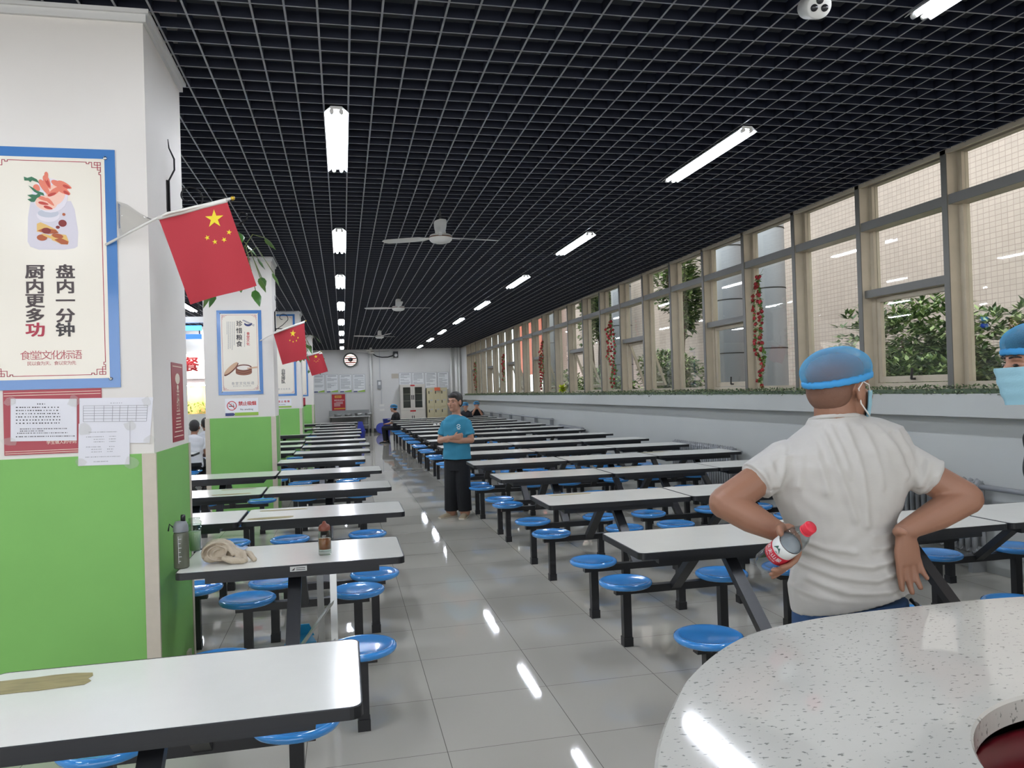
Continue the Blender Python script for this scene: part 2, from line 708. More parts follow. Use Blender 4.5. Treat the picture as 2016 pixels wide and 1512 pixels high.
def bush(name, label, c, rad, n, L, trunk_h, group='shrubs and trees outside the windows', cat='shrub'):
    t = thing(name, label, cat, group, (c[0], c[1], -0.02))
    rnd = random.Random(hash(label) % 1000 if False else int(c[0] * 100 + c[1] * 10))
    lobes = []
    for i in range(9):
        v = Vector((rnd.uniform(-1, 1), rnd.uniform(-1, 1), rnd.uniform(-0.8, 0.9)))
        lobes.append((Vector((v.x * rad[0] * 0.55, v.y * rad[1] * 0.55, v.z * rad[2] * 0.55)), rnd.uniform(0.42, 0.62)))
    b = MB()
    for i in range(n):
        lc, lr = rnd.choice(lobes)
        v = Vector((rnd.gauss(0, 1), rnd.gauss(0, 1), rnd.gauss(0, 1))).normalized()
        q = Vector(c) + lc + Vector((v.x * rad[0], v.y * rad[1], v.z * rad[2])) * (lr * rnd.uniform(0.6, 1.05))
        base = q
        for k_ in range(5):
            a = rnd.uniform(0, 2 * PI)
            d = v * 0.6 + Vector((math.cos(a), math.sin(a), rnd.uniform(-0.4, 0.5)))
            leaf_quad(b, base, d, (0, 0, 1), L * rnd.uniform(0.7, 1.2), L * 0.42, rnd.choice((0, 0, 1, 1, 2)))
    b.build('foliage', m_leafs, t)
    tb = MB()
    for i in range(4):
        a = i * 1.6
        tb.tube([(c[0] + 0.05 * math.cos(a), c[1] + 0.05 * math.sin(a), -0.02), (c[0] + 0.2 * math.cos(a) * rad[0], c[1] + 0.2 * math.sin(a) * rad[1], c[2] * 0.6),
                 (c[0] + 0.5 * math.cos(a) * rad[0], c[1] + 0.5 * math.sin(a) * rad[1], c[2] + rad[2] * 0.3)], [0.05, 0.035, 0.012], 7)
    tb.build('stem', m_bark, t)


bush('round_shrub', 'big round green shrub outside, in the nearest windows behind the man in white', (7.3, 8.3, 1.75), (1.05, 1.15, 1.05), 3800, 0.125, 1)
bush('round_shrub', 'green shrub outside, in the bays with the tilted open sash', (7.2, 16.2, 1.45), (0.9, 1.1, 0.95), 1500, 0.12, 1)
bush('round_shrub', 'green shrub outside, low behind the second flower garland', (6.6, 18.2, 1.3), (0.8, 1.0, 0.8), 1100, 0.12, 1)
bush('round_shrub', 'green shrub outside behind the third flower garland', (7.1, 22.8, 1.35), (0.8, 1.2, 0.9), 1000, 0.12, 1)
bush('leafy_tree', 'tall leafy tree outside, filling the upper panes between second and third garland', (8.2, 24.2, 4.6), (0.55, 1.5, 1.7), 1500, 0.2, 2, cat='tree')
bush('leafy_tree', 'tall leafy tree outside, behind the tilted window nearest the second garland', (8.3, 18.0, 4.2), (0.6, 0.8, 1.5), 900, 0.2, 2, cat='tree')
t = thing('signboard_outside', 'orange red board standing outside the far windows', 'sign board', None, (8.4, 33.5, 0))
MB().box((8.3, 31.6, 2.3), (8.45, 36, 6.2)).build('board', mat('orange board', '#d0603c', 0.6), t)
MB().box((8.32, 31.7, -0.02), (8.42, 31.8, 2.3)).build('post', m_steel, t)
MB().box((8.32, 35.7, -0.02), (8.42, 35.8, 2.3)).build('post', m_steel, t)

# ================================================================ CANTEEN TABLES
m_lam = mat('white laminate', '#e6e5dd', 0.15, spec=0.65, noise_amt=0.04, noise_scale=6, bump=0.02, bump_scale=300)
m_edge = mat('black rubber edge', '#141518', 0.45)
m_seat = mat('blue plastic seat', '#3a8ad0', 0.16, spec=0.6, coat=0.4)
m_worn = mat('worn brown core board', '#8f8457', 0.6, noise_amt=0.4, noise_scale=14, stretch=(1, 4, 1))
TL, TW, TZ = 1.12, 0.60, 0.755
SX, SY, SZ = 0.325, 0.555, 0.405


def rrect(w, h, r, n=5):
    out = []
    for cx, cy, a0 in ((w / 2 - r, h / 2 - r, 0), (-w / 2 + r, h / 2 - r, 90), (-w / 2 + r, -h / 2 + r, 180), (w / 2 - r, -h / 2 + r, 270)):
        for i in range(n + 1):
            a = math.radians(a0 + 90 * i / n)
            out.append((cx + r * math.cos(a), cy + r * math.sin(a)))
    return out


def table_template(full):
    t = bpy.data.objects.new('canteen_table', None)
    t.empty_display_size = 0.05
    COL.objects.link(t)
    pl = rrect(TL - 0.012, TW - 0.012, 0.03)
    top = MB().prism([(x, y, TZ - 0.03) for x, y in pl], (0, 0, 0.03)).build('tabletop', m_lam, t)
    pe = rrect(TL, TW, 0.036)
    e = MB()
    n = len(pe)
    e.loft([[(x, y, TZ - 0.034) for x, y in pl], [(x, y, TZ - 0.034) for x, y in pe], [(x, y, TZ - 0.002) for x, y in pe], [(x * 0.996, y * 0.993, TZ + 0.0008) for x, y in pe], [(x, y, TZ + 0.0004) for x, y in pl]], cap=False, smooth=False)
    e.build('edge_band', m_edge, top)
    f = MB()
    f.box((-0.43, -0.235, TZ - 0.075), (0.43, -0.195, TZ - 0.034)).box((-0.43, 0.195, TZ - 0.075), (0.43, 0.235, TZ - 0.034))
    f.box((-0.43, -0.195, TZ - 0.07), (-0.39, 0.195, TZ - 0.034)).box((0.39, -0.195, TZ - 0.07), (0.43, 0.195, TZ - 0.034)).box((-0.06, -0.195, TZ - 0.07), (0.06, 0.195, TZ - 0.034))
    f.build('under_frame', m_black, t)
    for s in (-1, 1):
        MB().bar((0, s * 0.13, TZ - 0.06), (0, s * (SY - 0.01), SZ - 0.06), 0.065, 0.04, (1, 0, 0) if False else (0, s, 0.6)).build('strut', m_black, t)
        MB().box((-SX - 0.07, s * SY - 0.025, SZ - 0.085), (SX + 0.07, s * SY + 0.025, SZ - 0.04)).build('seat_beam', m_black, t)
        for q in (-1, 1):
            p = MB().box((q * SX - 0.026, s * SY - 0.0245, 0.0), (q * SX + 0.026, s * SY + 0.0245, SZ - 0.085)).build('post', m_black, t)
            if full:
                MB().box((q * SX - 0.030, s * SY - 0.030, 0), (q * SX + 0.030, s * SY + 0.030, 0.055)).build('foot', m_edge, p)
            st = MB().lathe([(0.11, -0.040), (0.145, -0.036), (0.160, -0.028), (0.166, -0.016), (0.163, -0.005), (0.152, 0.001), (0.138, -0.003), (0.12, -0.009), (0.06, -0.012), (0.0, -0.0125)],
                            36 if full else 20, (q * SX, s * SY, SZ)).build('seat', m_seat, t)
    return t


tmpl_a = table_template(True)
remember(tmpl_a)
tmpl_b = table_template(False)
remember(tmpl_b)
used = set()
ORD = ['first', 'second', 'third', 'fourth', 'fifth', 'sixth', 'seventh', 'eighth', 'ninth', 'tenth', 'eleventh', 'twelfth', 'thirteenth', 'fourteenth', 'fifteenth', 'sixteenth', 'seventeenth']


def put_table(cx, cy, label, group, rz=0.0):
    src = tmpl_a if cy < 12.5 else tmpl_b
    if src.name in used:
        r = dup(src)
    else:
        r = src
        used.add(src.name)
    r.location = (cx, cy, 0)
    r.rotation_euler = (0, 0, rz)
    return tag(r, label, 'table', group)


RT = [3.97, 5.70, 7.45, 9.0, 10.49, 11.97, 13.65, 15.30, 16.90, 18.45, 20.0, 21.6, 23.1, 24.56, 26.1]
R_TABLES = []
for i, cy in enumerate(RT):
    for j, pos in enumerate(('at the aisle', 'in the middle', 'by the window wall')):
        dx = 2.0 + j * 1.128
        jit = random.Random(i * 7 + j)
        o = put_table(dx + jit.uniform(-0.002, 0.002), cy + (jit.uniform(-0.01, 0.01) if j else 0), 'white table with four blue stools, %s row on the window side, %s' % (ORD[i], pos), 'canteen tables on the window side', 0)
        R_TABLES.append(o)
LT = [2.44, 4.33, 5.85, 7.38, 8.98, 10.60, 12.10, 13.58, 15.05, 16.55, 18.05, 19.53, 21.0, 23.1, 24.6]
LX = [0.03, 0.29, 0.41, 0.41, 0.40, 0.265, 0.38, 0.425, 0.40, 0.33, 0.39, 0.41, 0.31, 0.31, 0.42]
for i, cy in enumerate(LT):
    put_table(LX[i] - TL / 2, cy, 'white table with four blue stools, %s row on the column side, at the aisle' % ORD[i], 'canteen tables on the column side')
    if i in (2, 3, 4, 6, 7, 8, 10, 12, 14):
        put_table(LX[i] - TL * 1.5 - 0.015, cy + {6: 0.30, 7: 0.28, 8: 0.26}.get(i, 0.0), 'white table with four blue stools, %s row on the column side, reaching behind the columns' % ORD[i], 'canteen tables on the column side')
for i, cy in enumerate((8.9, 10.4, 13.1, 14.6, 16.2, 17.8)):
    put_table(-2.85 - 0.01 * i, cy, 'white table with blue stools in the left hall, %s row seen past the nearest column' % ORD[i], 'canteen tables in the left hall')


def patch(label, x, y, w, h, seed, parent_y=None):
    rnd = random.Random(seed)
    n = 18
    pts = []
    for k in range(n):
        a = 2 * PI * k / n
        rr = 0.5 / max(abs(math.cos(a)), abs(math.sin(a))) ** 0.85
        rr *= rnd.uniform(0.9, 1.08)
        pts.append((x + math.cos(a) * rr * w, y + math.sin(a) * rr * h, TZ + 0.0008))
    o = MB().prism(pts, (0, 0, 0.0007)).build('peeled_patch', m_worn)
    o.location = (0, 0, 0)
    tag(o, label, 'worn patch', 'worn brown patches on the tabletops')


patch('worn brown patch with faded print on the left end of the nearest white table', -0.93, 2.60, 0.30, 0.13, 3)
patch('worn brown patch at the back left of the third row table by the aisle', -0.46, 6.03, 0.34, 0.05, 4)
patch('worn olive patch at the front left of the third row table by the aisle', -0.52, 5.66, 0.30, 0.09, 5)
patch('worn olive patch at the back of the table behind the column, fourth row', -0.98, 7.60, 0.30, 0.05, 6)
patch('worn olive patch at the front of the table behind the column, fourth row', -1.00, 7.22, 0.34, 0.07, 7)
patch('worn brown strip on the fourth row table at the aisle', -0.45, 7.60, 0.35, 0.05, 8)
patch('worn brown strip on the second window side table at the aisle', 1.75, 5.92, 0.36, 0.05, 9)
patch('worn brown strip on the third window side table at the aisle', 1.62, 7.68, 0.20, 0.05, 10)
patch('worn brown strip on the third window side table in the middle', 2.85, 7.66, 0.30, 0.05, 11)
patch('worn brown strip on the fourth window side table by the wall', 3.85, 9.24, 0.30, 0.06, 12)

# small leftovers on the tables
m_tissue = mat('white paper', '#e8e8e4', 0.8)
rnd = random.Random(11)
for i in range(7):
    x_, y_ = 2.3 + i * 0.12, 19.95 + rnd.uniform(-0.2, 0.2)
    s_ = rnd.uniform(0.03, 0.05)
    b = MB()
    b.ell((x_, y_, TZ + s_ * 0.5), ((s_, 0, 0), (0, s_ * 0.8, 0), (0, 0, s_ * 0.52)), 8, 5)
    b.v = [(v[0] + noise.noise(Vector(v) * 40) * 0.008, v[1], max(v[2], TZ + 0.001)) for v in b.v]
    tag(b.build('crumpled_tissue', m_tissue), 'small crumpled white tissue on a far window side table behind the man in blue', 'tissue', 'crumpled tissues on a far table')

# ================================================================ CEILING LAMPS
m_tube = emis('lit tube', '#eef4ff', TUBE_POWER)
m_refl = mat('white lamp reflector', '#e9eaec', 0.25)


def lamp_template():
    t = bpy.data.objects.new('ceiling_lamp', None)
    COL.objects.link(t)
    L = 1.42
    b = MB()
    w = 0.078
    prof = [(-0.035, 0.0), (-w, -0.035), (-w - 0.004, -0.035), (-0.037, 0.006), (0.037, 0.006), (w + 0.004, -0.035), (w, -0.035), (0.035, 0.0)]
    b.prism([(x, -L / 2, z) for x, z in prof], (0, L, 0))
    b.build('reflector', m_refl, t)
    for s in (-1, 1):
        MB().cyl((s * 0.031, -L / 2 + 0.035, -0.026), (s * 0.031, L / 2 - 0.035, -0.026), 0.0135, 10).build('tube', m_tube, t)
        c = MB()
        c.box((-0.040, s * L / 2 - 0.02 * (s > 0) - 0.0 * (s < 0), -0.012), (0.040, s * L / 2 + 0.02 * (s < 0), 0.004))
        for q in (-1, 1):
            c.cyl((q * 0.031, s * (L / 2 - 0.036), -0.026), (q * 0.031, s * (L / 2), -0.026), 0.0155, 8)
        c.build('lamp_holder', m_plast, t)
    return t


lamp = lamp_template()
remember(lamp)
first = True
YL = [2.45, 5.96, 9.78, 13.24, 16.85, 20.5, 24.15, 27.6, 31.5]


def put_lamp(x, y, label, group):
    global first
    o = lamp if first else dup(lamp)
    first = False
    o.location = (x, y, ZC - 0.008)
    tag(o, label, 'ceiling lamp', group)


for i, y in enumerate(YL):
    if True:
        put_lamp(0.01, y - (0.2 if i == 0 else 0), 'twin tube ceiling lamp, %s from the camera in the left row' % ORD[i - 1] if i else 'twin tube ceiling lamp of the left row, overhead and out of view', 'lamps of the left ceiling row')
    put_lamp(3.02 + i * 0.012, y + (0.32 if i == 0 else 0), 'twin tube ceiling lamp, %s from the camera in the right row' % ORD[i], 'lamps of the right ceiling row')
for i, y in enumerate((-1.1,)):
    put_lamp(0.01, y, 'twin tube ceiling lamp behind the camera, in line with the aisle', 'lamps behind the camera')
    put_lamp(3.02, y, 'twin tube ceiling lamp behind the camera, nearer the windows', 'lamps behind the camera')
for i, y in enumerate((-1.1, 2.45, 5.96, 9.78, 13.24, 16.85, 20.5, 24.15)):
    put_lamp(-3.05, y, 'twin tube ceiling lamp over the left hall, %s from the near end' % ORD[i], 'lamps over the left hall')
    put_lamp(-6.1, y, 'twin tube ceiling lamp over the serving side, %s from the near end' % ORD[i], 'lamps over the left hall')

# ================================================================ CEILING FANS
m_fan = mat('fan enamel', '#cfcdc6', 0.35)
m_brown = mat('fan trim brown', '#5a3a22', 0.4)


def fan_template():
    t = bpy.data.objects.new('ceiling_fan', None)
    COL.objects.link(t)
    MB().cyl((0, 0, 0.10), (0, 0, 0.62), 0.012, 10).build('down_rod', m_black, t)
    MB().lathe([(0.018, 0.20), (0.040, 0.195), (0.052, 0.17), (0.056, 0.10), (0.060, 0.07), (0.05, 0.065)], 20).build('canopy', m_fan, t)
    h = MB().lathe([(0.05, 0.065), (0.112, 0.055), (0.125, 0.03), (0.12, 0.0), (0.10, -0.02), (0.06, -0.032), (0.0, -0.036)], 28).build('motor_housing', m_fan, t)
    MB().lathe([(0.126, 0.034), (0.128, 0.030), (0.1285, 0.024), (0.125, 0.022)], 28).build('trim_ring', m_brown, h)
    for k in range(3):
        a0 = 2 * PI * k / 3
        ca, sa = math.cos(a0), math.sin(a0)
        rings = []
        for r, w, z, tw in ((0.10, 0.035, 0.035, 0.1), (0.17, 0.05, 0.036, 0.2), (0.24, 0.105, 0.04, 0.2), (0.45, 0.125, 0.05, 0.18), (0.62, 0.13, 0.058, 0.15), (0.70, 0.11, 0.06, 0.14), (0.735, 0.05, 0.061, 0.12)):
            ring = []
            for dx, dz in ((-w / 2, 0), (0, 0.004), (w / 2, 0), (w / 2, -0.004), (0, 0.0), (-w / 2, -0.004)):
                lx, ly, lz = r, dx, z + dz + dx * tw
                ring.append((lx * ca - ly * sa, lx * sa + ly * ca, lz))
            rings.append(ring)
        bl = MB().loft(rings, smooth=False).build('blade', m_fan, t)
        br = MB()
        br.bar((0.09 * ca, 0.09 * sa, 0.03), (0.25 * ca, 0.25 * sa, 0.037), 0.03, 0.006)
        br.build('blade_arm', m_plast, bl)
    return t


fan = fan_template()
remember(fan)
for i, (x, y, a) in enumerate(((1.07, 8.2, 0.42), (1.09, 14.95, 0.2), (1.07, 22.3, 0.9), (1.1, 30.3, 0.1))):
    o = fan if i == 0 else dup(fan)
    o.location = (x, y, 3.235)
    o.rotation_euler = (0, 0, [math.radians(-97.4), math.radians(-92), 0.9, 0.3][i])
    tag(o, ['white three bladed ceiling fan nearest the camera', 'white ceiling fan, second from the camera', 'white ceiling fan, third from the camera', 'white ceiling fan in front of the back wall'][i], 'ceiling fan', 'ceiling fans above the aisle')

# ================================================================ COLUMNS, POSTERS, FLAGS
XC = -0.92
COLS = [(4.10, 4.97), (11.05, 11.68), (18.05, 18.75), (25.1, 25.8)]
ZG = 1.345
COLW = ['nearest', 'second', 'third', 'fourth']
for i, (ya, yb) in enumerate(COLS):
    b = MB()
    b.box((XC - 0.90, ya, ZG), (XC, yb, 4.15))
    c = b.build('column_%d' % (i + 1), m_cream)
    tag(c, kind='structure')
    MB().box((XC - 0.905, ya - 0.004, 0), (XC + 0.004, yb + 0.004, ZG)).build('green_cladding', m_green, c)
    t = MB()
    t.box((XC - 0.055, ya - 0.010, 0), (XC + 0.009, ya - 0.0045, ZG)).box((XC + 0.0045, ya - 0.0045, 0), (XC + 0.009, ya + 0.01, ZG))
    t.box((XC + 0.0045, yb - 0.035, 0), (XC + 0.009, yb + 0.010, ZG)).box((XC - 0.912, ya - 0.010, 0), (XC - 0.85, ya - 0.0045, ZG))
    t.build('corner_trim', m_stone, c)
    t = MB()
    xa_, xb_ = XC - 0.90, XC
    def rr_(e, z):
        return [(xa_ - e, ya - e, z), (xb_ + e, ya - e, z), (xb_ + e, yb + e, z), (xa_ - e, yb + e, z)]
    t.loft([rr_(0.001, ZC - 0.06), rr_(0.018, ZC - 0.06), rr_(0.018, ZC - 0.022), rr_(0.034, ZC - 0.022), rr_(0.034, ZC - 0.002), rr_(0.001, ZC - 0.002)], cap=False, smooth=False)
    t.build('cornice', m_white, c)
    if i == 0:
        s = MB().box((XC + 0.004, ya + 0.62, 0.0), (XC + 0.02, ya + 0.69, 0.16)).build('skirting_end', m_stone, c)

m_blue = mat('blue poster border', '#4779b4', 0.15, spec=0.6, coat=0.3)
m_pap = mat('cream poster sheet', '#e6dfd0', 0.22, spec=0.5)
m_ink = mat('black ink', '#2a2527', 0.4)
m_ink2 = mat('brown black ink', '#3b2e2f', 0.4)
m_red = mat('crimson ink', '#a5203a', 0.4)
m_red2 = mat('faded red ink', '#b0555a', 0.5)
m_grey = mat('grey ink', '#8a8a8c', 0.6)
m_screw = mat('chrome screw cap', '#c9c9c9', 0.15, 1.0)
m_sheet = mat('white sheet', '#dcdbe0', 0.6)
m_redp = mat('dark red poster', '#9a2434', 0.3)
m_line = mat('pale poster line', '#e8dcc8', 0.4)
m_tape = glass_mat('clear tape', (0.93, 0.93, 0.92))
m_lime = mat('lime green strip', '#8db33c', 0.4)
m_navy = mat('navy strip', '#283265', 0.4)
m_signred = mat('sign red', '#c02a2e', 0.4)


def face(y):
    return lambda x, z: (x, y, z)


def rect(b, x0, x1, z0, z1, y, t=0.001, mi=0):
    return b.box((x0, y - t, z0), (x1, y, z1), mi)


def stroke(b, pts, w, y, t=0.001, mi=0, closed=False):
    """thick polyline in the wall plane y"""
    pts = [Vector((p[0], y - t / 2, p[1])) for p in pts]
    n = len(pts)
    for i in range(n if closed else n - 1):
        p, q = pts[i], pts[(i + 1) % n]
        d = (q - p)
        if d.length < 1e-6:
            continue
        d.normalize()
        b.bar(p - d * w / 2, q + d * w / 2, t, w, (0, 0, 1) if abs(d.z) < 0.9 else (1, 0, 0))
    return b


def poly(b, pts, y, t=0.001, mi=0):
    return b.prism([(x, y, z) for x, z in pts], (0, -t, 0), mi)


def blob(b, cx, cz, rx, rz, y, rot=0, t=0.001, n=18, mi=0, pinch=0.0):
    pts = []
    for i in range(n):
        a = 2 * PI * i / n
        x, z = rx * math.cos(a), rz * math.sin(a) * (1 - pinch * math.cos(a))
        pts.append((cx + x * math.cos(rot) - z * math.sin(rot), cz + x * math.sin(rot) + z * math.cos(rot)))
    return poly(b, pts, y, t, mi)


def fret(x0, x1, z0, z1, s, w, y):
    """border line with fret corners"""
    b = MB()
    c = []
    for sx, sz, X, Z in ((1, 1, x0, z0), (-1, 1, x1, z0), (-1, -1, x1, z1), (1, -1, x0, z1)):
        def q(u, v):
            return (X + sx * u * s, Z + sz * v * s)
        stroke(b, [q(0, 0), q(3.2, 0), q(3.2, 1.6), q(0, 1.6)], w, y, closed=True)
        stroke(b, [q(1.6, 0), q(1.6, 4.4), q(0, 4.4), q(0, 2.6)], w, y)
        stroke(b, [q(0, 3), q(4.6, 3), q(4.6, 0), q(6, 0), q(6, 0.9), q(7.4, 0.9), q(7.4, 0), q(9, 0)], w, y)
        stroke(b, [q(0, 4.4), q(0, 5.6), q(0.9, 5.6), q(0.9, 7), q(0, 7), q(0, 9)], w, y)
    stroke(b, [(x0 + 9 * s, z0), (x1 - 9 * s, z0)], w, y)
    stroke(b, [(x0 + 9 * s, z1), (x1 - 9 * s, z1)], w, y)
    stroke(b, [(x0, z0 + 9 * s), (x0, z1 - 9 * s)], w, y)
    stroke(b, [(x1, z0 + 9 * s), (x1, z1 - 9 * s)], w, y)
    return b


def culture_poster(x0, x1, z0, z1, y, label, group):
    t = thing('canteen_poster', label, 'poster', group, ((x0 + x1) / 2, y, z0))
    MB().box((x0, y - 0.006, z0), (x1, y, z1)).build('border_board', m_blue, t)
    e = 0.047
    MB().box((x0 + e, y - 0.0075, z0 + e), (x1 - e, y - 0.006, z1 - e)).build('sheet', m_pap, t)
    yy = y - 0.0075
    fret(x0 + e + 0.018, x1 - e - 0.018, z0 + e + 0.018, z1 - e - 0.018, 0.0085, 0.003, yy).build('fret_border', m_red, t)
    for X in (x0 + e - 0.004, x1 - e + 0.004):
        for Z in (z0 + e - 0.004, z1 - e + 0.004):
            MB().lathe([(0.009, 0), (0.009, 0.004), (0.006, 0.007), (0, 0.008)], 14, (X, y - 0.006, Z), (0, -1, 0)).build('screw_cap', m_screw, t)
    return t, yy


# ---- nearest poster
YF = COLS[0][0]
x1, z1, z0 = -1.063, 2.842, 1.675
x0 = x1 - 0.60
pt, yy = culture_poster(x0, x1, z0, z1, YF, 'blue bordered canteen poster with a shrimp glass, on the nearest column', 'blue bordered canteen posters')
fn = face(yy - 0.0008)


def P4(px, py, y=None):
    p = ony(px, py, y or YF)
    return p.x, p.z


hh = 0.066
for s_, px_, mi in (('厨内更多', 70, 0), ('盘内一分', 130, 0)):
    b = MB()
    for k, ch in enumerate(s_):
        cx, cz = P4(px_, [535, 564, 592, 621][k])
        put_glyph(b, ch, cx, cz, hh, fn, 0.036, w=hh * 1.22)
    b.build('slogan', m_ink2, pt)
b = MB()
cx, cz = P4(130, 649)
put_glyph(b, '钟', cx, cz, hh, fn, 0.036, w=hh * 1.22)
b.build('slogan_word', m_ink, pt)
b = MB()
cx, cz = P4(71, 649)
put_glyph(b, '功', cx, cz, hh, fn, 0.036, w=hh * 1.22)
b.build('slogan_word', m_red, pt)
b = MB()
ca, cb = P4(41, 700), P4(163, 698)
for k, ch in enumerate('食堂文化标语'):
    x_ = ca[0] + (cb[0] - ca[0]) * (k + 0.5) / 6
    put_glyph(b, ch, x_, ca[1], 0.044, fn, 0.0)
    if k:
        x_ = ca[0] + (cb[0] - ca[0]) * k / 6
        rect(b, x_ - 0.0006, x_ + 0.0006, ca[1] - 0.02, ca[1] + 0.02, yy)
ca, cb = P4(55, 716), P4(151, 715)
text_row(b, '民以食为天、食以安为先', ca[0], ca[1], 0.020, fn, 0.0, gap=(cb[0] - ca[0]) / 11)
b.build('caption', m_red2, pt)
# the food picture
m_f = [mat('plate grey', '#cfcad2', 0.4), mat('glass rim', '#dcd6dc', 0.3), mat('shrimp pink', '#dc7a62', 0.5), mat('shrimp red', '#b83f33', 0.5),
       mat('shrimp pale', '#ecc0ac', 0.5), mat('leaf print', '#2f6b4a', 0.5), mat('sauce', '#7a2420', 0.5), mat('toast', '#d9b26a', 0.5), mat('toast brown', '#a8552e', 0.5), mat('glass foot', '#b9bcc6', 0.4)]
b = MB()


def Q(u, v):   # pixels of the picture's close view to the poster plane
    return P4(u * 260 / 1404, 280 + v * 280 / 1512)


_layer = [0]


def qp(pts, mi, d=0.0):
    _layer[0] += 1
    d += _layer[0] * 0.00003
    poly(b, [Q(*p) for p in pts], yy - d, 0.0006, mi)


def qb(u, v, ru, rv, mi, rot=0, d=0.0004, pinch=0):
    c_, r_ = Q(u, v), 260 / 1404 * 0.00273
    _layer[0] += 1
    d += _layer[0] * 0.00003
    blob(b, c_[0], c_[1], ru * r_, rv * r_, yy - d, -rot, 0.0006, 20, mi, pinch)


qp([(330, 640), (760, 630), (800, 720), (838, 960), (830, 1110), (800, 1130), (690, 1146), (420, 1146), (330, 1115), (300, 1060), (305, 800)], 0)
qb(520, 780, 100, 65, 1, 0, 0.0006)
qb(520, 760, 92, 40, 9, 0, 0.0008)
qb(540, 570, 155, 165, 1, 0, 0.001)
qb(500, 650, 95, 70, 4, 0.1, 0.0012)
qb(600, 560, 80, 110, 4, 0.4, 0.0013)
for u, v, a_, l_ in ((485, 490, 1.05, 90), (510, 430, 1.2, 70), (640, 460, 0.5, 80), (690, 460, 0.45, 70), (600, 520, -0.7, 70), (690, 525, 0.5, 60), (400, 490, 0.9, 35)):
    qb(u, v, l_, 26, 2, a_, 0.0014, 0.3)
for u, v, a_, l_ in ((715, 478, 0.4, 35), (715, 545, 0.6, 32), (515, 440, 1.2, 45), (560, 560, -0.4, 40), (470, 655, 0.2, 45), (520, 700, 0.3, 40)):
    qb(u, v, l_, 14, 3, a_, 0.0016, 0.2)
for u, v, a_, l_ in ((500, 370, 1.57, 45), (480, 610, 0.4, 60), (540, 640, 0.8, 50)):
    qb(u, v, l_, 16, 2, a_, 0.0017, 0.4)
qp([(262, 372), (300, 385), (345, 372), (400, 400), (430, 450), (405, 430), (350, 410), (330, 432), (312, 412), (268, 412)], 5, 0.0016)
qp([(310, 465), (360, 490), (400, 520), (470, 545), (480, 575), (420, 560), (370, 530)], 5, 0.0016)
qp([(300, 568), (350, 560), (390, 565), (430, 545), (440, 580), (400, 600), (375, 640), (340, 640), (300, 612), (345, 600)], 5, 0.0018)
qp([(400, 870), (440, 855), (520, 890), (600, 930), (630, 965), (560, 975), (470, 965), (400, 955)], 7, 0.0006)
qp([(405, 945), (480, 915), (600, 935), (630, 968), (520, 980)], 8, 0.0009)
qp([(545, 985), (640, 980), (710, 990), (738, 1060), (730, 1092), (660, 1090), (600, 1060), (560, 1045)], 7, 0.0007)
qp([(585, 1040), (650, 1020), (735, 1060), (728, 1090), (660, 1088)], 8, 0.0010)
qb(672, 866, 36, 34, 6)
qb(622, 908, 18, 15, 6)
qb(686, 772, 14, 14, 8)
qb(455, 1018, 45, 30, 8, 0, 0.001)
qb(500, 945, 40, 28, 6, 0, 0.0012)
qb(620, 1000, 50, 22, 8, 0.2, 0.0012)
qb(520, 1005, 60, 12, 7, 0.4, 0.0012)
b.build('food_picture', m_f, pt)
# red notice partly under the papers
xa, za = P4(6, 766)
xb, zb = P4(200, 765)
_, zc_ = P4(8, 897)
t = thing('red_notice', 'dark red notice poster under taped papers, on the nearest column', 'poster', None, ((xa + xb) / 2, YF, zc_))
MB().box((xa, YF - 0.004, zc_), (xb, YF - 0.0005, z0 - 0.001)).build('sheet', m_redp, t)
for pq in ((772, 777), (886, 890)):
    b = MB()
    for py_ in pq:
        _, z_ = P4(100, py_)
        rect(b, xa + 0.004, xb - 0.004, z_ - 0.0012, z_ + 0.0012, YF - 0.004)
    b.build('printed_lines', m_line, t)
b = MB()
ca = P4(92, 871)
text_row(b, '学生做人的守则', ca[0], ca[1], 0.018, face(YF - 0.0048), 0.0)
b.build('lettering', m_line, t)


def paper(label, pts, y, lines, seed, m=m_sheet):
    """one sheet of paper: corners in photo order top-left, top-right, bottom-right, bottom-left"""
    rnd = random.Random(seed)
    c3 = [Vector((*P4(*p), 0)) for p in pts]
    cx = sum(c.x for c in c3) / 4
    cz = sum(c.y for c in c3) / 4
    t = thing('paper_notice', label, 'paper notice', 'papers taped to the nearest column', (cx, y, cz))

    def U(u, v, d=0.0):
        a = c3[0].lerp(c3[1], u)
        b_ = c3[3].lerp(c3[2], u)
        q = a.lerp(b_, v)
        return (q.x, y - d - 0.0015 * math.sin(u * 3.1) * math.sin(v * 5), q.y)
    b = MB()
    n = 8
    for s_ in (0.0, 0.0006):
        vs = [U(i / n, j / n, s_) for j in range(n + 1) for i in range(n + 1)]
        fs = [(j * (n + 1) + i, (j + 1) * (n + 1) + i, (j + 1) * (n + 1) + i + 1, j * (n + 1) + i + 1) for j in range(n) for i in range(n)]
        b.add(vs, fs if s_ else [f[::-1] for f in fs])
    b.build('sheet', m, t)
    def write(b, lines):
      for (v, u0, u1, dash, th) in lines:
          u = u0
          while u < u1:
              w = rnd.uniform(0.4, 1.0) * dash
              w = min(w, u1 - u)
              p0, p1 = U(u, v, 0.0012), U(u + w, v, 0.0012)
              p2, p3 = U(u + w, v + th, 0.0012), U(u, v + th, 0.0012)
              b.add([p0, p3, p2, p1], [(0, 1, 2, 3)])
              u += w + dash * rnd.uniform(0.25, 1.1)
    b = MB()
    write(b, lines)
    U.write = write
    return t, b, U


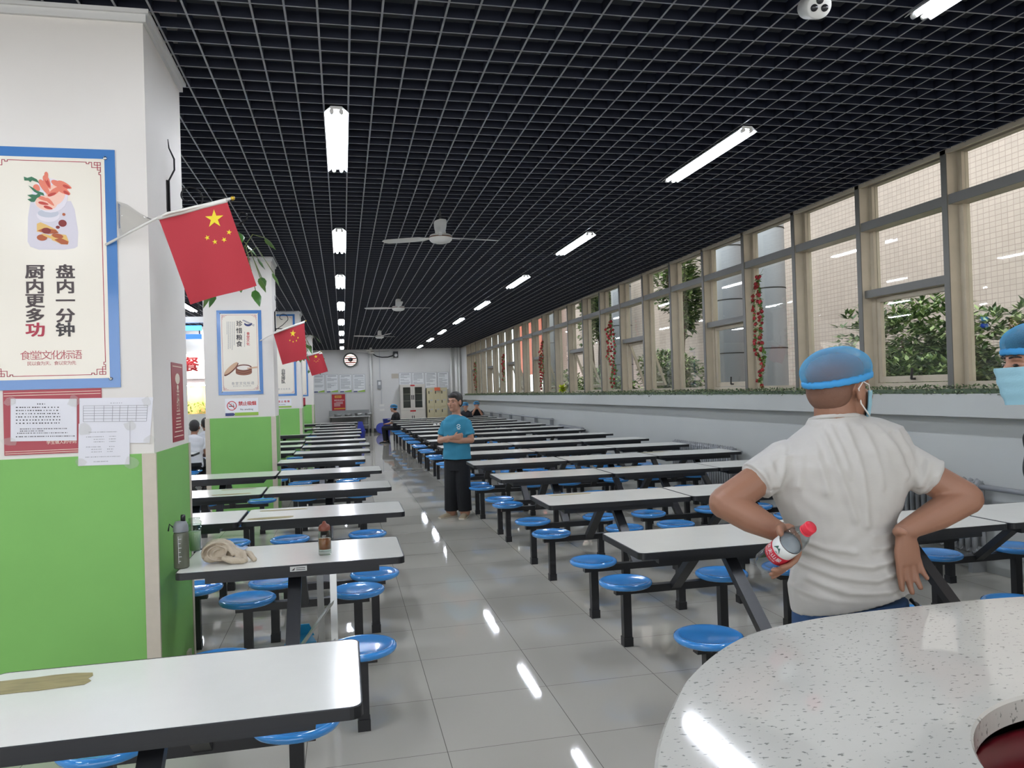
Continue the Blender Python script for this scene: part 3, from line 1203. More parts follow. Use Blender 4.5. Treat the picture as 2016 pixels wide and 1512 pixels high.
rows = [(0.11, 0.40, 0.52, 0.02, 0.03)]
for k in range(6):
    rows += [(0.19 + k * 0.075, 0.08, 0.75, 0.03, 0.024)]
rows += [(0.70, 0.14, 0.86, 0.02, 0.022), (0.75, 0.14, 0.5, 0.02, 0.022), (0.80, 0.10, 0.86, 0.02, 0.022), (0.88, 0.08, 0.98, 0.02, 0.024)]
t, b, U = paper('handwritten looking timetable sheet taped over the red notice, left of the papers', [(22, 785), (152, 785), (152, 867), (22, 869)], YF - 0.006, rows, 5)
b.build('handwriting', m_ink, t)
t, b, U = paper('white form with a printed grid, right of the taped papers', [(157, 784), (302, 782), (295, 872), (157, 872)], YF - 0.0045, [(0.11, 0.42, 0.58, 0.02, 0.012)], 6)
for v in (0.17, 0.22, 0.28, 0.34, 0.39, 0.46, 0.52):
    for k in range(16):
        ua, ub = 0.05 + 0.88 * k / 16, 0.05 + 0.88 * (k + 1) / 16
        b.add([U(ua, v, 0.0014), U(ua, v + 0.008, 0.0014), U(ub, v + 0.008, 0.0014), U(ub, v, 0.0014)], [(0, 1, 2, 3)])
for u in (0.05, 0.2, 0.33, 0.45, 0.55, 0.66, 0.78, 0.93):
    for k in range(8):
        va, vb = 0.17 + 0.355 * k / 8, 0.17 + 0.355 * (k + 1) / 8
        b.add([U(u, va, 0.0013), U(u, vb, 0.0013), U(u + 0.006, vb, 0.0013), U(u + 0.006, va, 0.0013)], [(0, 1, 2, 3)])
b.build('printed_grid', m_grey, t)
rows = [(0.20, 0.2, 0.75, 0.02, 0.018), (0.31, 0.15, 0.5, 0.02, 0.018), (0.31, 0.6, 0.73, 0.02, 0.018), (0.37, 0.3, 0.5, 0.02, 0.018), (0.37, 0.6, 0.73, 0.02, 0.018), (0.43, 0.3, 0.5, 0.02, 0.018), (0.43, 0.6, 0.73, 0.02, 0.018),
        (0.55, 0.15, 0.45, 0.02, 0.018), (0.55, 0.6, 0.71, 0.02, 0.018), (0.61, 0.25, 0.45, 0.02, 0.018), (0.61, 0.56, 0.68, 0.02, 0.018), (0.67, 0.25, 0.45, 0.02, 0.018), (0.67, 0.56, 0.68, 0.02, 0.018), (0.79, 0.14, 0.82, 0.02, 0.018), (0.9, 0.3, 0.58, 0.02, 0.022)]
t, b, U = paper('small white typed sheet hanging lowest over the green paint', [(156, 834), (256, 832), (256, 914), (155, 917)], YF - 0.0075, rows[:1], 7)
b.build('typed_lines', m_grey, t)
for r0, r1 in ((1, 7), (7, 13), (13, 15)):
    b = MB()
    U.write(b, rows[r0:r1])
    b.build('typed_lines', m_grey, t)
rnd = random.Random(21)
for i, (px_, py_, w_, h_) in enumerate(((22, 790, 22, 16), (148, 790, 24, 26), (166, 846, 22, 24), (258, 838, 22, 20), (290, 790, 18, 18), (295, 865, 20, 16), (20, 870, 26, 18), (160, 910, 18, 16), (262, 912, 30, 26))):
    cx, cz = P4(px_, py_)
    pts = []
    for k in range(9):
        a = 2 * PI * k / 9
        rr = rnd.uniform(0.35, 0.62)
        pts.append((cx + w_ * 0.0026 * rr * math.cos(a), cz + h_ * 0.0026 * rr * math.sin(a)))
    o = poly(MB(), pts, YF - 0.0095, 0.0004).build('clear_tape', m_tape)
    tag(o, 'scrap of clear tape stuck at the edge of the papers on the nearest column', 'tape', 'tape scraps on the nearest column')

# red poster on the right side face of the nearest column
pa, pb, pc = onx(336, 713, XC), onx(358, 715, XC), onx(338, 872, XC)
t = thing('red_side_poster', 'narrow dark red poster on the side face of the nearest column', 'poster', None, (XC, (pa.y + pb.y) / 2, pc.z))
MB().box((XC + 0.0005, pa.y, pc.z), (XC + 0.003, pb.y, pa.z)).build('sheet', m_redp, t)
b = MB()
H_ = pa.z - pc.z
fx = lambda y_, z_: (XC + 0.0036, y_, z_)
ym = (pa.y + pb.y) / 2
wy = pb.y - pa.y


def sideblob(cy, cz, ry, rz):
    b.prism([(XC + 0.003, cy + ry * math.cos(2 * PI * i / 16), cz + rz * math.sin(2 * PI * i / 16)) for i in range(16)], (0.0006, 0, 0))


sideblob(ym, pc.z + H_ * 0.80, wy * 0.20, H_ * 0.07)
sideblob(ym, pc.z + H_ * 0.69, wy * 0.08, H_ * 0.035)
text_col(b, '节约', ym, pc.z + H_ * 0.585, wy * 0.24, H_ * 0.105, fx, 0.0)
for v, wd in ((0.38, 0.3), (0.34, 0.3), (0.29, 0.4), (0.25, 0.42), (0.21, 0.42), (0.17, 0.5), (0.12, 0.7), (0.95, 0.8), (0.06, 0.8)):
    b.box((XC + 0.003, ym - wy * wd / 2, pc.z + H_ * v), (XC + 0.0036, ym + wy * wd / 2, pc.z + H_ * v + 0.005))
b.build('printing', m_line, t)

# ---- poster and no smoking signs on the other columns
def no_smoking(px0, px1, py0, py1, y, label):
    a, c = ony(px0, py0, y), ony(px1, py1, y)
    x0, x1, z1, z0 = a.x, c.x, a.z, c.z
    t = thing('no_smoking_sign', label, 'sign', 'no smoking signs', ((x0 + x1) / 2, y, z0))
    MB().box((x0, y - 0.005, z0), (x1, y, z1)).build('plate', mat('sign white', '#e4e4e6', 0.3), t)
    yy = y - 0.005
    w, h = x1 - x0, z1 - z0
    b = MB()
    rect(b, x0 + w * 0.28, x1, z0, z0 + h * 0.18, yy)
    b.build('lime_strip', m_lime, t)
    b = MB()
    poly(b, [(x0, z0), (x0 + w * 0.25, z0), (x0 + w * 0.29, z0 + h * 0.08), (x0 + w * 0.25, z0 + h * 0.17), (x0, z0 + h * 0.17)], yy, 0.0012)
    b.build('navy_strip', m_navy, t)
    b = MB()
    cx, cz, r = x0 + w * 0.20, z0 + h * 0.58, h * 0.27
    ring = [[(cx + rr * math.cos(2 * PI * k / 28), yy - d, cz + rr * math.sin(2 * PI * k / 28)) for k in range(28)] for rr, d in ((r, 0), (r, 0.0015), (r * 0.84, 0.0015), (r * 0.84, 0))]
    b.loft(ring, cap=False, smooth=False)
    stroke(b, [(cx - r * 0.64, cz + r * 0.64), (cx + r * 0.64, cz - r * 0.64)], r * 0.16, yy - 0.001)
    fn = face(yy - 0.0008)
    text_row(b, '禁止吸烟', x0 + w * 0.40, z0 + h * 0.70, h * 0.24, fn, 0.03, gap=w * 0.135)
    b.build('red_symbol_and_text', m_signred, t)
    b = MB()
    stroke(b, [(cx - r * 0.5, cz - r * 0.1), (cx + r * 0.45, cz - r * 0.1)], r * 0.17, yy)
    stroke(b, [(cx - r * 0.1, cz + r * 0.1), (cx - r * 0.3, cz + r * 0.3), (cx + r * 0.1, cz + r * 0.4)], r * 0.08, yy)
    stroke(b, [(cx + r * 0.3, cz + r * 0.05), (cx + r * 0.35, cz + r * 0.4)], r * 0.08, yy)
    text_row(b, 'No smoking', x0 + w * 0.455, z0 + h * 0.36, h * 0.10, fn, 0.015)
    b.build('black_symbol_and_text', m_ink, t)


def steamer(b, cx, cz, s, y):
    """bamboo steamer picture: 0 wood 1 dark wood 2 rice 3 pale wood"""
    blob(b, cx, cz - 0.30 * s, 0.62 * s, 0.22 * s, y, 0, 0.0004, 24, 0)
    poly(b, [(cx - 0.62 * s, cz + 0.12 * s), (cx + 0.62 * s, cz + 0.12 * s), (cx + 0.62 * s, cz - 0.30 * s), (cx - 0.62 * s, cz - 0.30 * s)], y, 0.0006, 0)
    for v in (-0.02, -0.20):
        poly(b, [(cx - 0.62 * s, cz + v * s), (cx, cz + (v - 0.16) * s), (cx, cz + (v - 0.21) * s), (cx - 0.62 * s, cz + (v - 0.05) * s)], y - 0.0008, 0.0004, 1)
        poly(b, [(cx, cz + (v - 0.16) * s), (cx + 0.62 * s, cz + v * s), (cx + 0.62 * s, cz + (v - 0.05) * s), (cx, cz + (v - 0.21) * s)], y - 0.0008, 0.0004, 1)
    blob(b, cx, cz + 0.12 * s, 0.62 * s, 0.24 * s, y - 0.0016, 0, 0.0006, 24, 1)
    blob(b, cx, cz + 0.09 * s, 0.52 * s, 0.18 * s, y - 0.0022, 0, 0.0006, 24, 2)
    poly(b, [(cx + 0.25 * s, cz + 0.08 * s), (cx + 1.05 * s, cz + 0.18 * s), (cx + 1.05 * s, cz + 0.06 * s), (cx + 0.3 * s, cz - 0.02 * s)], y - 0.0028, 0.0006, 3)
    blob(b, cx - 0.95 * s, cz - 0.02 * s, 0.74 * s, 0.20 * s, y, 0.75, 0.0006, 24, 1)
    blob(b, cx - 0.98 * s, cz + 0.06 * s, 0.70 * s, 0.18 * s, y - 0.0009, 0.75, 0.0006, 24, 3)


Y2 = COLS[1][0]
fn2 = face(Y2 - 0.0085)
pt, yy = culture_poster(-1.648, -1.066, 1.657, 2.81, Y2, 'blue bordered canteen poster with a bamboo rice steamer, on the second column', 'blue bordered canteen posters')


def P11(px, py):
    p = ony(px, py, Y2)
    return p.x, p.z


fq = lambda u, v: P11(360 + u * 400 / 2016, 560 + v * 300 / 1512)
b = MB()
for k, ch in enumerate('珍惜粮食'):
    cx, cz = fq(560, [388, 458, 525, 590][k])
    put_glyph(b, ch, cx, cz, 0.075, fn2, 0.02)
b.build('slogan', m_ink, pt)
b = MB()
for k, ch in enumerate('食堂文化'):
    cx, cz = fq(648, [488, 523, 555, 590][k])
    put_glyph(b, ch, cx, cz, 0.042, fn2, 0.02)
b.build('slogan_word', m_signred, pt)
b = MB()
rnd = random.Random(4)
for u, v0, v1, w in ((613, 470, 610, 5),):
    v = v0
    while v < v1:
        h_ = rnd.uniform(7, 16)
        p0, p1 = fq(u - w / 2, v), fq(u + w / 2, v + h_)
        rect(b, p0[0], p1[0], p1[1], p0[1], yy)
        v += h_ + 3
b.build('small_print', m_grey, pt)
b = MB()
for u, v0, v1, w in ((510, 370, 600, 5), (490, 370, 640, 5), (470, 370, 630, 5), (452, 370, 630, 5), (438, 370, 490, 4)):
    v = v0
    while v < v1:
        h_ = rnd.uniform(7, 16)
        p0, p1 = fq(u - w / 2, v), fq(u + w / 2, v + h_)
        rect(b, p0[0], p1[0], p1[1], p0[1], yy)
        v += h_ + 3
b.build('small_print', m_grey, pt)
b = MB()
x_, z_ = fq(480, 983)
text_row(b, '食堂文化标语', x_, z_, 0.040, fn2, 0.0, gap=0.0505)
x_, z_ = fq(498, 1010)
text_row(b, '民以食为天、食以安为先', x_, z_, 0.018, fn2, 0.0, gap=0.0215)
b.build('caption', m_grey, pt)
b = MB()
c_ = fq(648, 388)
for r0, r1 in ((0.052, 0.040),):
    pts = [(c_[0] + r0 * math.cos(a), c_[1] + r0 * 0.75 * math.sin(a)) for a in [PI + PI * i / 14 for i in range(15)]]
    pts += [(c_[0] + r1 * math.cos(a), c_[1] + 0.01 + r1 * 0.5 * math.sin(a)) for a in [2 * PI - PI * i / 14 for i in range(15)]]
    poly(b, pts, yy, 0.001)
stroke(b, [(c_[0] - 0.07, c_[1] + 0.045), (c_[0] + 0.075, c_[1] - 0.035)], 0.006, yy - 0.0005)
stroke(b, [(c_[0] - 0.06, c_[1] + 0.05), (c_[0] + 0.08, c_[1] - 0.02)], 0.005, yy - 0.0005)
b.build('bowl_emblem', m_navy, pt)
b = MB()
m_st = [mat('steamer wood', '#8c5a45', 0.5), mat('steamer dark wood', '#6b3b30', 0.5), mat('rice', '#e9e2d8', 0.6), mat('pale wood', '#c9a587', 0.5)]
cx, cz = fq(605, 838)
steamer(b, cx, cz, 0.170, yy)
b.build('steamer_picture', m_st, pt)
no_smoking(443, 509, 785, 817, Y2, 'no smoking sign under the poster on the second column')

Y3 = COLS[2][0]
fn3 = face(Y3 - 0.0085)
a, c = ony(580, 618, Y3), ony(580, 779, Y3)
x1 = a.x
pt, yy = culture_poster(x1 - 0.62, x1, c.z, a.z, Y3, 'blue bordered canteen poster about queueing, on the third column', 'blue bordered canteen posters')
b = MB()
for k, ch in enumerate('自觉排队'):
    p = ony(360 + 997 * 400 / 2016, 560 + (857, 893, 930, 965)[k] * 300 / 1512, Y3)
    put_glyph(b, ch, p.x, p.z, 0.082, fn3, 0.03)
b.build('slogan', m_ink, pt)
b = MB()
p = ony(571, 765.5, Y3)
text_row(b, '食堂文化标语', x1 - 0.47, p.z, 0.042, fn3, 0.0, gap=0.056)
b.build('caption', m_grey, pt)
no_smoking(528, 574, 786, 802, Y3, 'no smoking sign under the poster on the third column')
Y4 = COLS[3][0]
a, c = ony(605, 700, Y4), ony(606, 780, Y4)
culture_poster(a.x - 0.62, a.x, c.z, c.z + 1.2, Y4, 'blue bordered canteen poster on the fourth column, mostly hidden', 'blue bordered canteen posters')
a, c = ony(601, 783, Y4), ony(597, 800, Y4)
o = MB().box((a.x - 0.3, Y4 - 0.004, c.z), (a.x, Y4, a.z)).build('red_plate', m_redp)
tag(o, 'small dark red plate under the poster on the fourth column', 'sign')

# ---- flags
m_flag = mat('flag red cloth', '#ae2c37', 0.7, bump=0.05, bump_scale=200)
m_star = mat('flag yellow', '#e8d32a', 0.6)
m_pole = mat('white plastic pole', '#e6e3dc', 0.35)
m_gold = mat('gold finial', '#c8a63a', 0.3, 0.8)


def star(c, ex, ey, r, rot):
    pts = []
    for k in range(10):
        a = rot + PI / 2 + PI * k / 5
        q = r if k % 2 == 0 else r * 0.382
        pts.append(c[0] + 0)
        pts[-1] = (c[0] + q * math.cos(a) * ex, c[1] + q * math.sin(a) * ey)
    return pts


def flag(pole, quad, ydep, label, big, small, scale, sag=0.012):
    """pole: photo points base, bend, tip; quad: cloth corners pole-low, pole-tip, free-tip, free-low; ydep: wall depth at base and tip"""
    y0, y1 = ydep
    n = len(pole)
    pp = [ony(p[0], p[1], y0 + (y1 - y0) * i / (n - 1)) for i, p in enumerate(pole)]
    t = thing('hand_flag', label, 'flag', 'small flags on the columns', tuple(pp[0]))
    MB().tube(pp, 0.0065 * scale, 8).build('pole', m_pole, t)
    MB().ell(pp[-1] + (pp[-1] - pp[-2]).normalized() * 0.008, ((0.011, 0, 0), (0, 0.011, 0), (0, 0, 0.011)), 10, 8).build('finial', m_gold, t)
    yq = [y0 + (y1 - y0) * 0.5, y1, y1 + 0.03, y0 + (y1 - y0) * 0.5 + 0.05]
    c = [ony(quad[i][0], quad[i][1], yq[i]) for i in range(4)]

    def S(u, v, d=0.0):
        p = c[0].lerp(c[1], u).lerp(c[3].lerp(c[2], u), v)
        return p + Vector((0, sag * math.sin(u * 7 + v * 2) * (0.25 + v) + 0.5 * sag * math.sin(v * 6 + u * 3) - d, 0))
    N_ = 22
    b = MB()
    for sgn in (1, -1):
        vs = [S(i / N_, j / N_, 0.0007 * sgn) for j in range(N_ + 1) for i in range(N_ + 1)]
        fs = [(j * (N_ + 1) + i, (j + 1) * (N_ + 1) + i, (j + 1) * (N_ + 1) + i + 1, j * (N_ + 1) + i + 1) for j in range(N_) for i in range(N_)]
        b.add(vs, fs if sgn > 0 else [f[::-1] for f in fs], 0, True)
    cl = b.build('cloth', m_flag, t)
    MB().tube([S(0.0, 0.0), S(0.33, 0.0), S(0.66, 0.0), S(1.0, 0.0)], 0.011 * scale, 8).build('pole_sleeve', m_pole, t)
    # stars sit on the cloth, both sides
    def uv(px, py):
        best = None
        for i in range(61):
            for j in range(61):
                q = S(i / 60, j / 60)
                d = q - EYE
                w = d.dot(_f)
                X, Y = 1008 + F_PX * d.dot(_r) / w, 756 - F_PX * d.dot(_u) / w
                e = (X - px) ** 2 + (Y - py) ** 2
                if best is None or e < best[0]:
                    best = (e, i / 60, j / 60)
        return best[1], best[2]
    Lu, Lv = (c[1] - c[0]).length, (c[3] - c[0]).length
    for k, (px_, py_, rpx, rot) in enumerate([big] + small):
        cu, cv = uv(px_, py_)
        r = rpx * (c[0] - EYE).dot(_f) / F_PX
        b = MB()
        for sgn in (1, -1):
            pts = star((0, 0), 1, 1, r, rot)
            ex = (c[1] - c[0]).normalized()
            upv = Vector((0, 0, 1))
            xv = Vector((1, 0, 0))
            vs = []
            vv = (c[3] - c[0])
            for x_, z_ in [(0, 0)] + pts:
                d = xv * x_ + upv * z_
                # solve d = a*(c1-c0)+b*(c3-c0) in the x-z plane
                e1, e2 = c[1] - c[0], vv
                det = e1.x * e2.z - e1.z * e2.x
                a_ = (d.x * e2.z - d.z * e2.x) / det
                b_ = (e1.x * d.z - e1.z * d.x) / det
                vs.append(S(cu + a_, cv + b_, 0.0018 * sgn))
            fs = [(0, 1 + (i + 1) % 10, 1 + i) for i in range(10)]
            b.add(vs, fs if sgn < 0 else [f[::-1] for f in fs])
        b.build('star', m_star, cl)
    return t


flag([(208, 482), (300, 434), (330, 420), (455, 391)], [(312, 429), (446, 394), (505, 562), (374, 599)], (4.085, 3.86),
     'red flag with yellow stars, largest and nearest, on the nearest column', (421, 431, 18.5, 0.0),
     [(407, 468, 5.6, 0.3), (423.5, 476.5, 5.4, 0.1), (442.5, 472, 5.4, 0.5), (451, 456.5, 5.6, -0.2)], 1.0)
flag([(512, 671), (530, 661), (545, 654), (601, 632)], [(538, 656), (599, 634), (604, 706), (556, 718)], (11.03, 10.8),
     'red flag with yellow stars, middle of the three, on the second column', (576.5, 656.5, 6.6, 0.0),
     [(571, 670, 2.0, 0.3), (577, 673, 2.0, 0.1), (583.5, 671, 2.0, 0.5), (586.5, 665.5, 2.0, -0.2)], 1.3)
flag([(584, 704), (594, 702), (604, 700), (631, 692)], [(601, 702), (627, 694), (646, 731), (614, 740)], (18.03, 17.8),
     'red flag with yellow stars, smallest and farthest, on the third column', (622, 702, 3.6, 0.0),
     [(619, 710.5, 1.1, 0.3), (622.5, 712.5, 1.1, 0.1), (625.5, 710.5, 1.1, 0.5), (628, 707, 1.1, -0.2)], 1.6)
flag([(602, 703), (612, 699), (634, 694)], [(612, 700), (634, 695), (645, 728), (622, 737)], (18.15, 18.05),
     'red flag tucked behind the farthest flag, on the third column', (630, 706, 3.0, 0.0), [(633, 712, 1.0, 0.0)], 1.6)
# clear plastic bag caught on the first pole
b = MB()
pts = [(230, 396), (250, 402), (276, 420), (300, 432), (270, 447), (236, 468), (231, 440)]
ring0 = [ony(x_, y_, 4.09) for x_, y_ in pts]
ring1 = [ony(x_, y_, 4.055) for x_, y_ in [(240, 412), (252, 412), (272, 424), (290, 433), (266, 443), (244, 455), (240, 438)]]
b.loft([ring0, ring1], smooth=True)
o = b.build('plastic_bag', m_tape)
tag(o, 'crumpled clear plastic bag caught on the nearest flag pole', 'plastic bag')

# ---- wrought iron scroll brackets with hanging ivy on the column sides
m_iron = mat('wrought iron', '#1b1b1d', 0.5, 0.4)
m_pot = mat('brown pot', '#6b4030', 0.6)


def spiral(c, r0, r1, a0, a1, n=22):
    return [(c[0] + (r0 + (r1 - r0) * i / n) * math.cos(a0 + (a1 - a0) * i / n), c[1] + (r0 + (r1 - r0) * i / n) * math.sin(a0 + (a1 - a0) * i / n)) for i in range(n + 1)]


def bracket(y, z, k, label, label2, seed, leaves):
    t = thing('scroll_bracket', label, 'bracket', 'iron scroll brackets on the columns', (XC, y, z))
    V = lambda u, w: (XC + 0.012 + u * k, y, z + w * k)
    MB().box((XC, y - 0.012, z - 0.10 * k), (XC + 0.008, y + 0.012, z + 0.24 * k)).build('back_plate', m_iron, t)
    b = MB()
    b.tube([V(0, -0.1), V(0, 0.24), V(0.03, 0.30), V(0.03, 0.36), V(0.005, 0.42), V(0, 0.47)], [0.005, 0.005, 0.005, 0.005, 0.004, 0.002], 7)
    b.tube([V(*p) for p in [(0, -0.02)] + [(0.10, 0.05), (0.17, 0.12)] + spiral((0.10, 0.15), 0.075, 0.02, -0.2, 4.6)], 0.0045, 7)
    b.tube([V(0, 0.0), V(0.2, -0.01), V(0.36, 0.0)], 0.006, 7)
    b.tube([V(*p) for p in [(0.36, 0.0), (0.40, 0.03)] + spiral((0.38, 0.05), 0.03, 0.012, -0.5, 4.0, 10)], 0.0045, 7)
    b.build('scroll', m_iron, t)
    pv = thing('hanging_ivy', label2, 'hanging plant', 'ivy hung from the scroll brackets', tuple(V(0.33, -0.2)))
    px_, pz_ = V(0.33, 0)[0], z - 0.30 * k
    MB().lathe([(0.05, 0), (0.085, 0.10), (0.09, 0.11), (0.075, 0.105), (0.04, 0.09)], 16, (px_, y, pz_)).build('pot', m_pot, pv)
    b = MB()
    for a in range(3):
        q = 2 * PI * a / 3
        b.tube([(px_ + 0.085 * math.cos(q), y + 0.085 * math.sin(q), pz_ + 0.105), (px_, y, z - 0.008)], 0.0015, 5)
    b.build('hanger', m_iron, pv)
    rnd = random.Random(seed)
    lf, st = MB(), MB()
    for i in range(leaves):
        a = rnd.uniform(0, 2 * PI)
        R_ = rnd.uniform(0.06, 0.24)
        h_ = rnd.uniform(-0.22, 0.16)
        e = Vector((px_ + R_ * math.cos(a), y + R_ * math.sin(a) * 0.8, pz_ + 0.1 + h_))
        m_ = Vector((px_ + R_ * 0.6 * math.cos(a), y + R_ * 0.5 * math.sin(a), pz_ + 0.17 + max(h_, 0) * 0.6))
        st.tube([(px_, y, pz_ + 0.09), m_, e], 0.0025, 5)
        d = Vector((math.cos(a) * 0.5, math.sin(a) * 0.5, -0.9 + h_ * 3))
        d.normalize()
        L_, Wd = rnd.uniform(0.07, 0.105), rnd.uniform(0.05, 0.07)
        s_ = d.cross(Vector((math.cos(a), math.sin(a), 0.3))).normalized()
        n_ = s_.cross(d)
        pr = [(0, 0), (0.12, 0.36), (0.35, 0.5), (0.65, 0.32), (1, 0)]
        vs = [e]
        for u, w in pr[1:]:
            vs.append(e + d * L_ * u + s_ * Wd * w - n_ * 0.012 * w)
        for u, w in pr[-2:0:-1]:
            vs.append(e + d * L_ * u - s_ * Wd * w - n_ * 0.012 * w)
        mid = [e + d * L_ * 0.5 + n_ * 0.006]
        o_ = len(vs)
        lf.add(vs + mid, [(q_, (q_ + 1) % o_, o_) for q_ in range(o_)], rnd.choice((0, 0, 1)), True)
    st.build('stems', mat('ivy stem', '#6d7a4a', 0.6), pv)
    lf.build('leaves', [mat('ivy leaf', '#4a7a38', 0.3, noise_amt=0.3, noise_scale=9), mat('ivy leaf pale', '#5d8040', 0.3)], pv)


bracket(4.55, 2.58, 1.0, 'black iron scroll bracket on the side of the nearest column', 'ivy plant hanging behind the largest red flag', 3, 26)
bracket(11.36, 2.58, 1.0, 'black iron scroll bracket on the side of the second column', 'ivy plant hanging beside the middle red flag', 8, 26)
bracket(18.4, 2.58, 1.0, 'black iron scroll bracket on the side of the third column', 'ivy plant hanging under the smallest red flag', 5, 22)

# ================================================================ WINDOW SILL: ARTIFICIAL HEDGE AND FLOWER GARLANDS
m_hedge = [mat('plastic grass', '#5f7350', 0.6, noise_amt=0.3), mat('plastic grass pale', '#93a17a', 0.6), mat('plastic grass dark', '#3d4c36', 0.6)]
b = MB()
rnd = random.Random(2)
b.box((XW - 0.13, 2.0, 1.461), (XW - 0.012, YWE, 1.50), 2)
y = 2.0
while y < YWE:
    dense = 26 if y < 14 else 14
    for k in range(dense):
        p = Vector((XW - 0.13 + rnd.uniform(-0.02, 0.085), y + rnd.uniform(0, 0.05), 1.48 + rnd.uniform(-0.03, 0.045)))
        d = Vector((rnd.uniform(-1, 0.2), rnd.uniform(-1, 1), rnd.uniform(-0.3, 1.0)))
        leaf_quad(b, p, d, (0.3, 0.2, 1), rnd.uniform(0.02, 0.036), rnd.uniform(0.014, 0.024), rnd.choice((0, 0, 1, 1, 2)))
    y += 0.05
o = b.build('artificial_hedge', m_hedge)
tag(o, 'strip of artificial green hedge lying along the window sill', 'artificial hedge', None, 'stuff')

m_rose = mat('red silk rose', '#a8323a', 0.7, noise_amt=0.3, noise_scale=40)
m_vine = mat('vine leaf', '#5c7f3c', 0.5, noise_amt=0.3, noise_scale=12)
m_vinestem = mat('vine stem', '#6f8a45', 0.6)


def rose_mesh():
    b = MB()
    b.ell((0, 0, 0), ((0.016, 0, 0), (0, 0.016, 0), (0, 0, 0.014)), 8, 5)
    for k in range(6):
        a = k * PI / 3
        c = Vector((math.cos(a) * 0.013, math.sin(a) * 0.013, -0.003))
        n_ = Vector((math.cos(a), math.sin(a), 0.35)).normalized()
        s_ = Vector((-math.sin(a), math.cos(a), 0))
        u_ = n_.cross(s_)
        b.add([c - s_ * 0.012 - u_ * 0.012, c + s_ * 0.012 - u_ * 0.012, c + s_ * 0.017 + u_ * 0.013 + n_ * 0.006, c + u_ * 0.018 + n_ * 0.004, c - s_ * 0.017 + u_ * 0.013 + n_ * 0.006], [(0, 1, 2, 3, 4)], 0, True)
    return b.mesh('rose')


rose = rose_mesh()
rose.materials.append(m_rose)


def garland(px, y_top, y_bot, label, seed, x=XW - 0.10, nr=46, strands=3):
    a, c = onx(px, y_top, x), onx(px + 2, y_bot, x)
    t = thing('flower_garland', label, 'flower garland', 'red flower garlands on the window mullions', (x, a.y, c.z))
    rnd = random.Random(seed)
    st, lf = MB(), MB()
    st.tube([(x + 0.08, a.y, a.z + 0.12), (x, a.y, a.z)], 0.0015, 5)
    roses = []
    H_ = a.z - c.z
    for s_ in range(strands):
        off = Vector((rnd.uniform(-0.05, 0.02), (s_ - (strands - 1) / 2) * 0.12, 0))
        L_ = H_ * (1.0 if s_ == 1 else rnd.uniform(0.55, 0.97))
        pts = []
        n = 16
        for i in range(n + 1):
            v = i / n
            sp = min(1, v * 5)
            pts.append(Vector((x, a.y, a.z)) + off * sp + Vector((0.012 * math.sin(v * 19 + s_), 0.018 * math.sin(v * 14 + 2 * s_), -L_ * v)))
        st.tube(pts, 0.003, 5)
        for i in range(int(75 * L_)):
            v = rnd.random()
            p = pts[min(n, int(v * n))] + Vector((rnd.uniform(-0.015, 0.015), rnd.uniform(-0.02, 0.02), rnd.uniform(-0.03, 0.03)))
            for q in range(2):
                d = Vector((rnd.uniform(-1, 0.4), rnd.uniform(-1, 1), rnd.uniform(-0.9, 0.3)))
                leaf_quad(lf, p, d, (0, 0, 1), rnd.uniform(0.035, 0.055), rnd.uniform(0.026, 0.036), 0)
        for i in range(nr // strands):
            v = (i + rnd.uniform(0.1, 0.9)) / (nr // strands)
            p = pts[min(n, int(v * n))] + Vector((rnd.uniform(-0.04, 0.0), rnd.uniform(-0.03, 0.03), rnd.uniform(-0.02, 0.02)))
            roses.append(p)
    st.build('vine', m_vinestem, t)
    lf.build('leaves', m_vine, t)
    for p in roses:
        o = bpy.data.objects.new('rose', rose)
        COL.objects.link(o)
        o.parent = t
        o.matrix_parent_inverse = PINV[t.name]
        o.location = p
        s_ = rnd.uniform(0.95, 1.25)
        o.scale = (s_, s_, s_)
        o.rotation_euler = (rnd.uniform(-0.6, 0.6), -1.2 + rnd.uniform(-0.6, 0.6), rnd.uniform(-0.7, 0.7))


garland(1492, 548, 776, 'red flower garland hanging nearest, above the man in white', 1, nr=48)
garland(1203, 634, 768, 'red flower garland, second from the camera', 2, nr=48)
garland(1068, 674, 770, 'red flower garland, third from the camera', 3, nr=48)
garland(992, 699, 752, 'red flower garland, fourth from the camera and shortest', 4, nr=42)
garland(936, 714, 775, 'red flower garland, farthest, near the back corner', 5, nr=42)
# yellow duster lying on the sill
pa = onx(1098, 775, XW - 0.07)
t = thing('feather_duster', 'small yellow duster lying on the sill between second and third garland', 'duster', None, (XW - 0.07, pa.y, 1.485))
MB().tube([(XW - 0.07, pa.y + 0.1, 1.50), (XW - 0.06, pa.y - 0.35, 1.60)], 0.014, 8).build('handle', mat('duster handle', '#e3dfd2', 0.5), t)
b = MB()
rnd = random.Random(9)
for i in range(60):
    d = Vector((rnd.gauss(0, 0.6), -1 + rnd.gauss(0, 0.6), rnd.gauss(0.2, 0.6)))
    leaf_quad(b, (XW - 0.06, pa.y - 0.36, 1.605), d, (0, 0, 1), 0.16, 0.05, 0)
b.build('feathers', mat('duster yellow', '#c3cf2e', 0.6), t)

# ================================================================ RADIATORS
m_rad = mat('grey radiator paint', '#8b8d8e', 0.4, noise_amt=0.1)


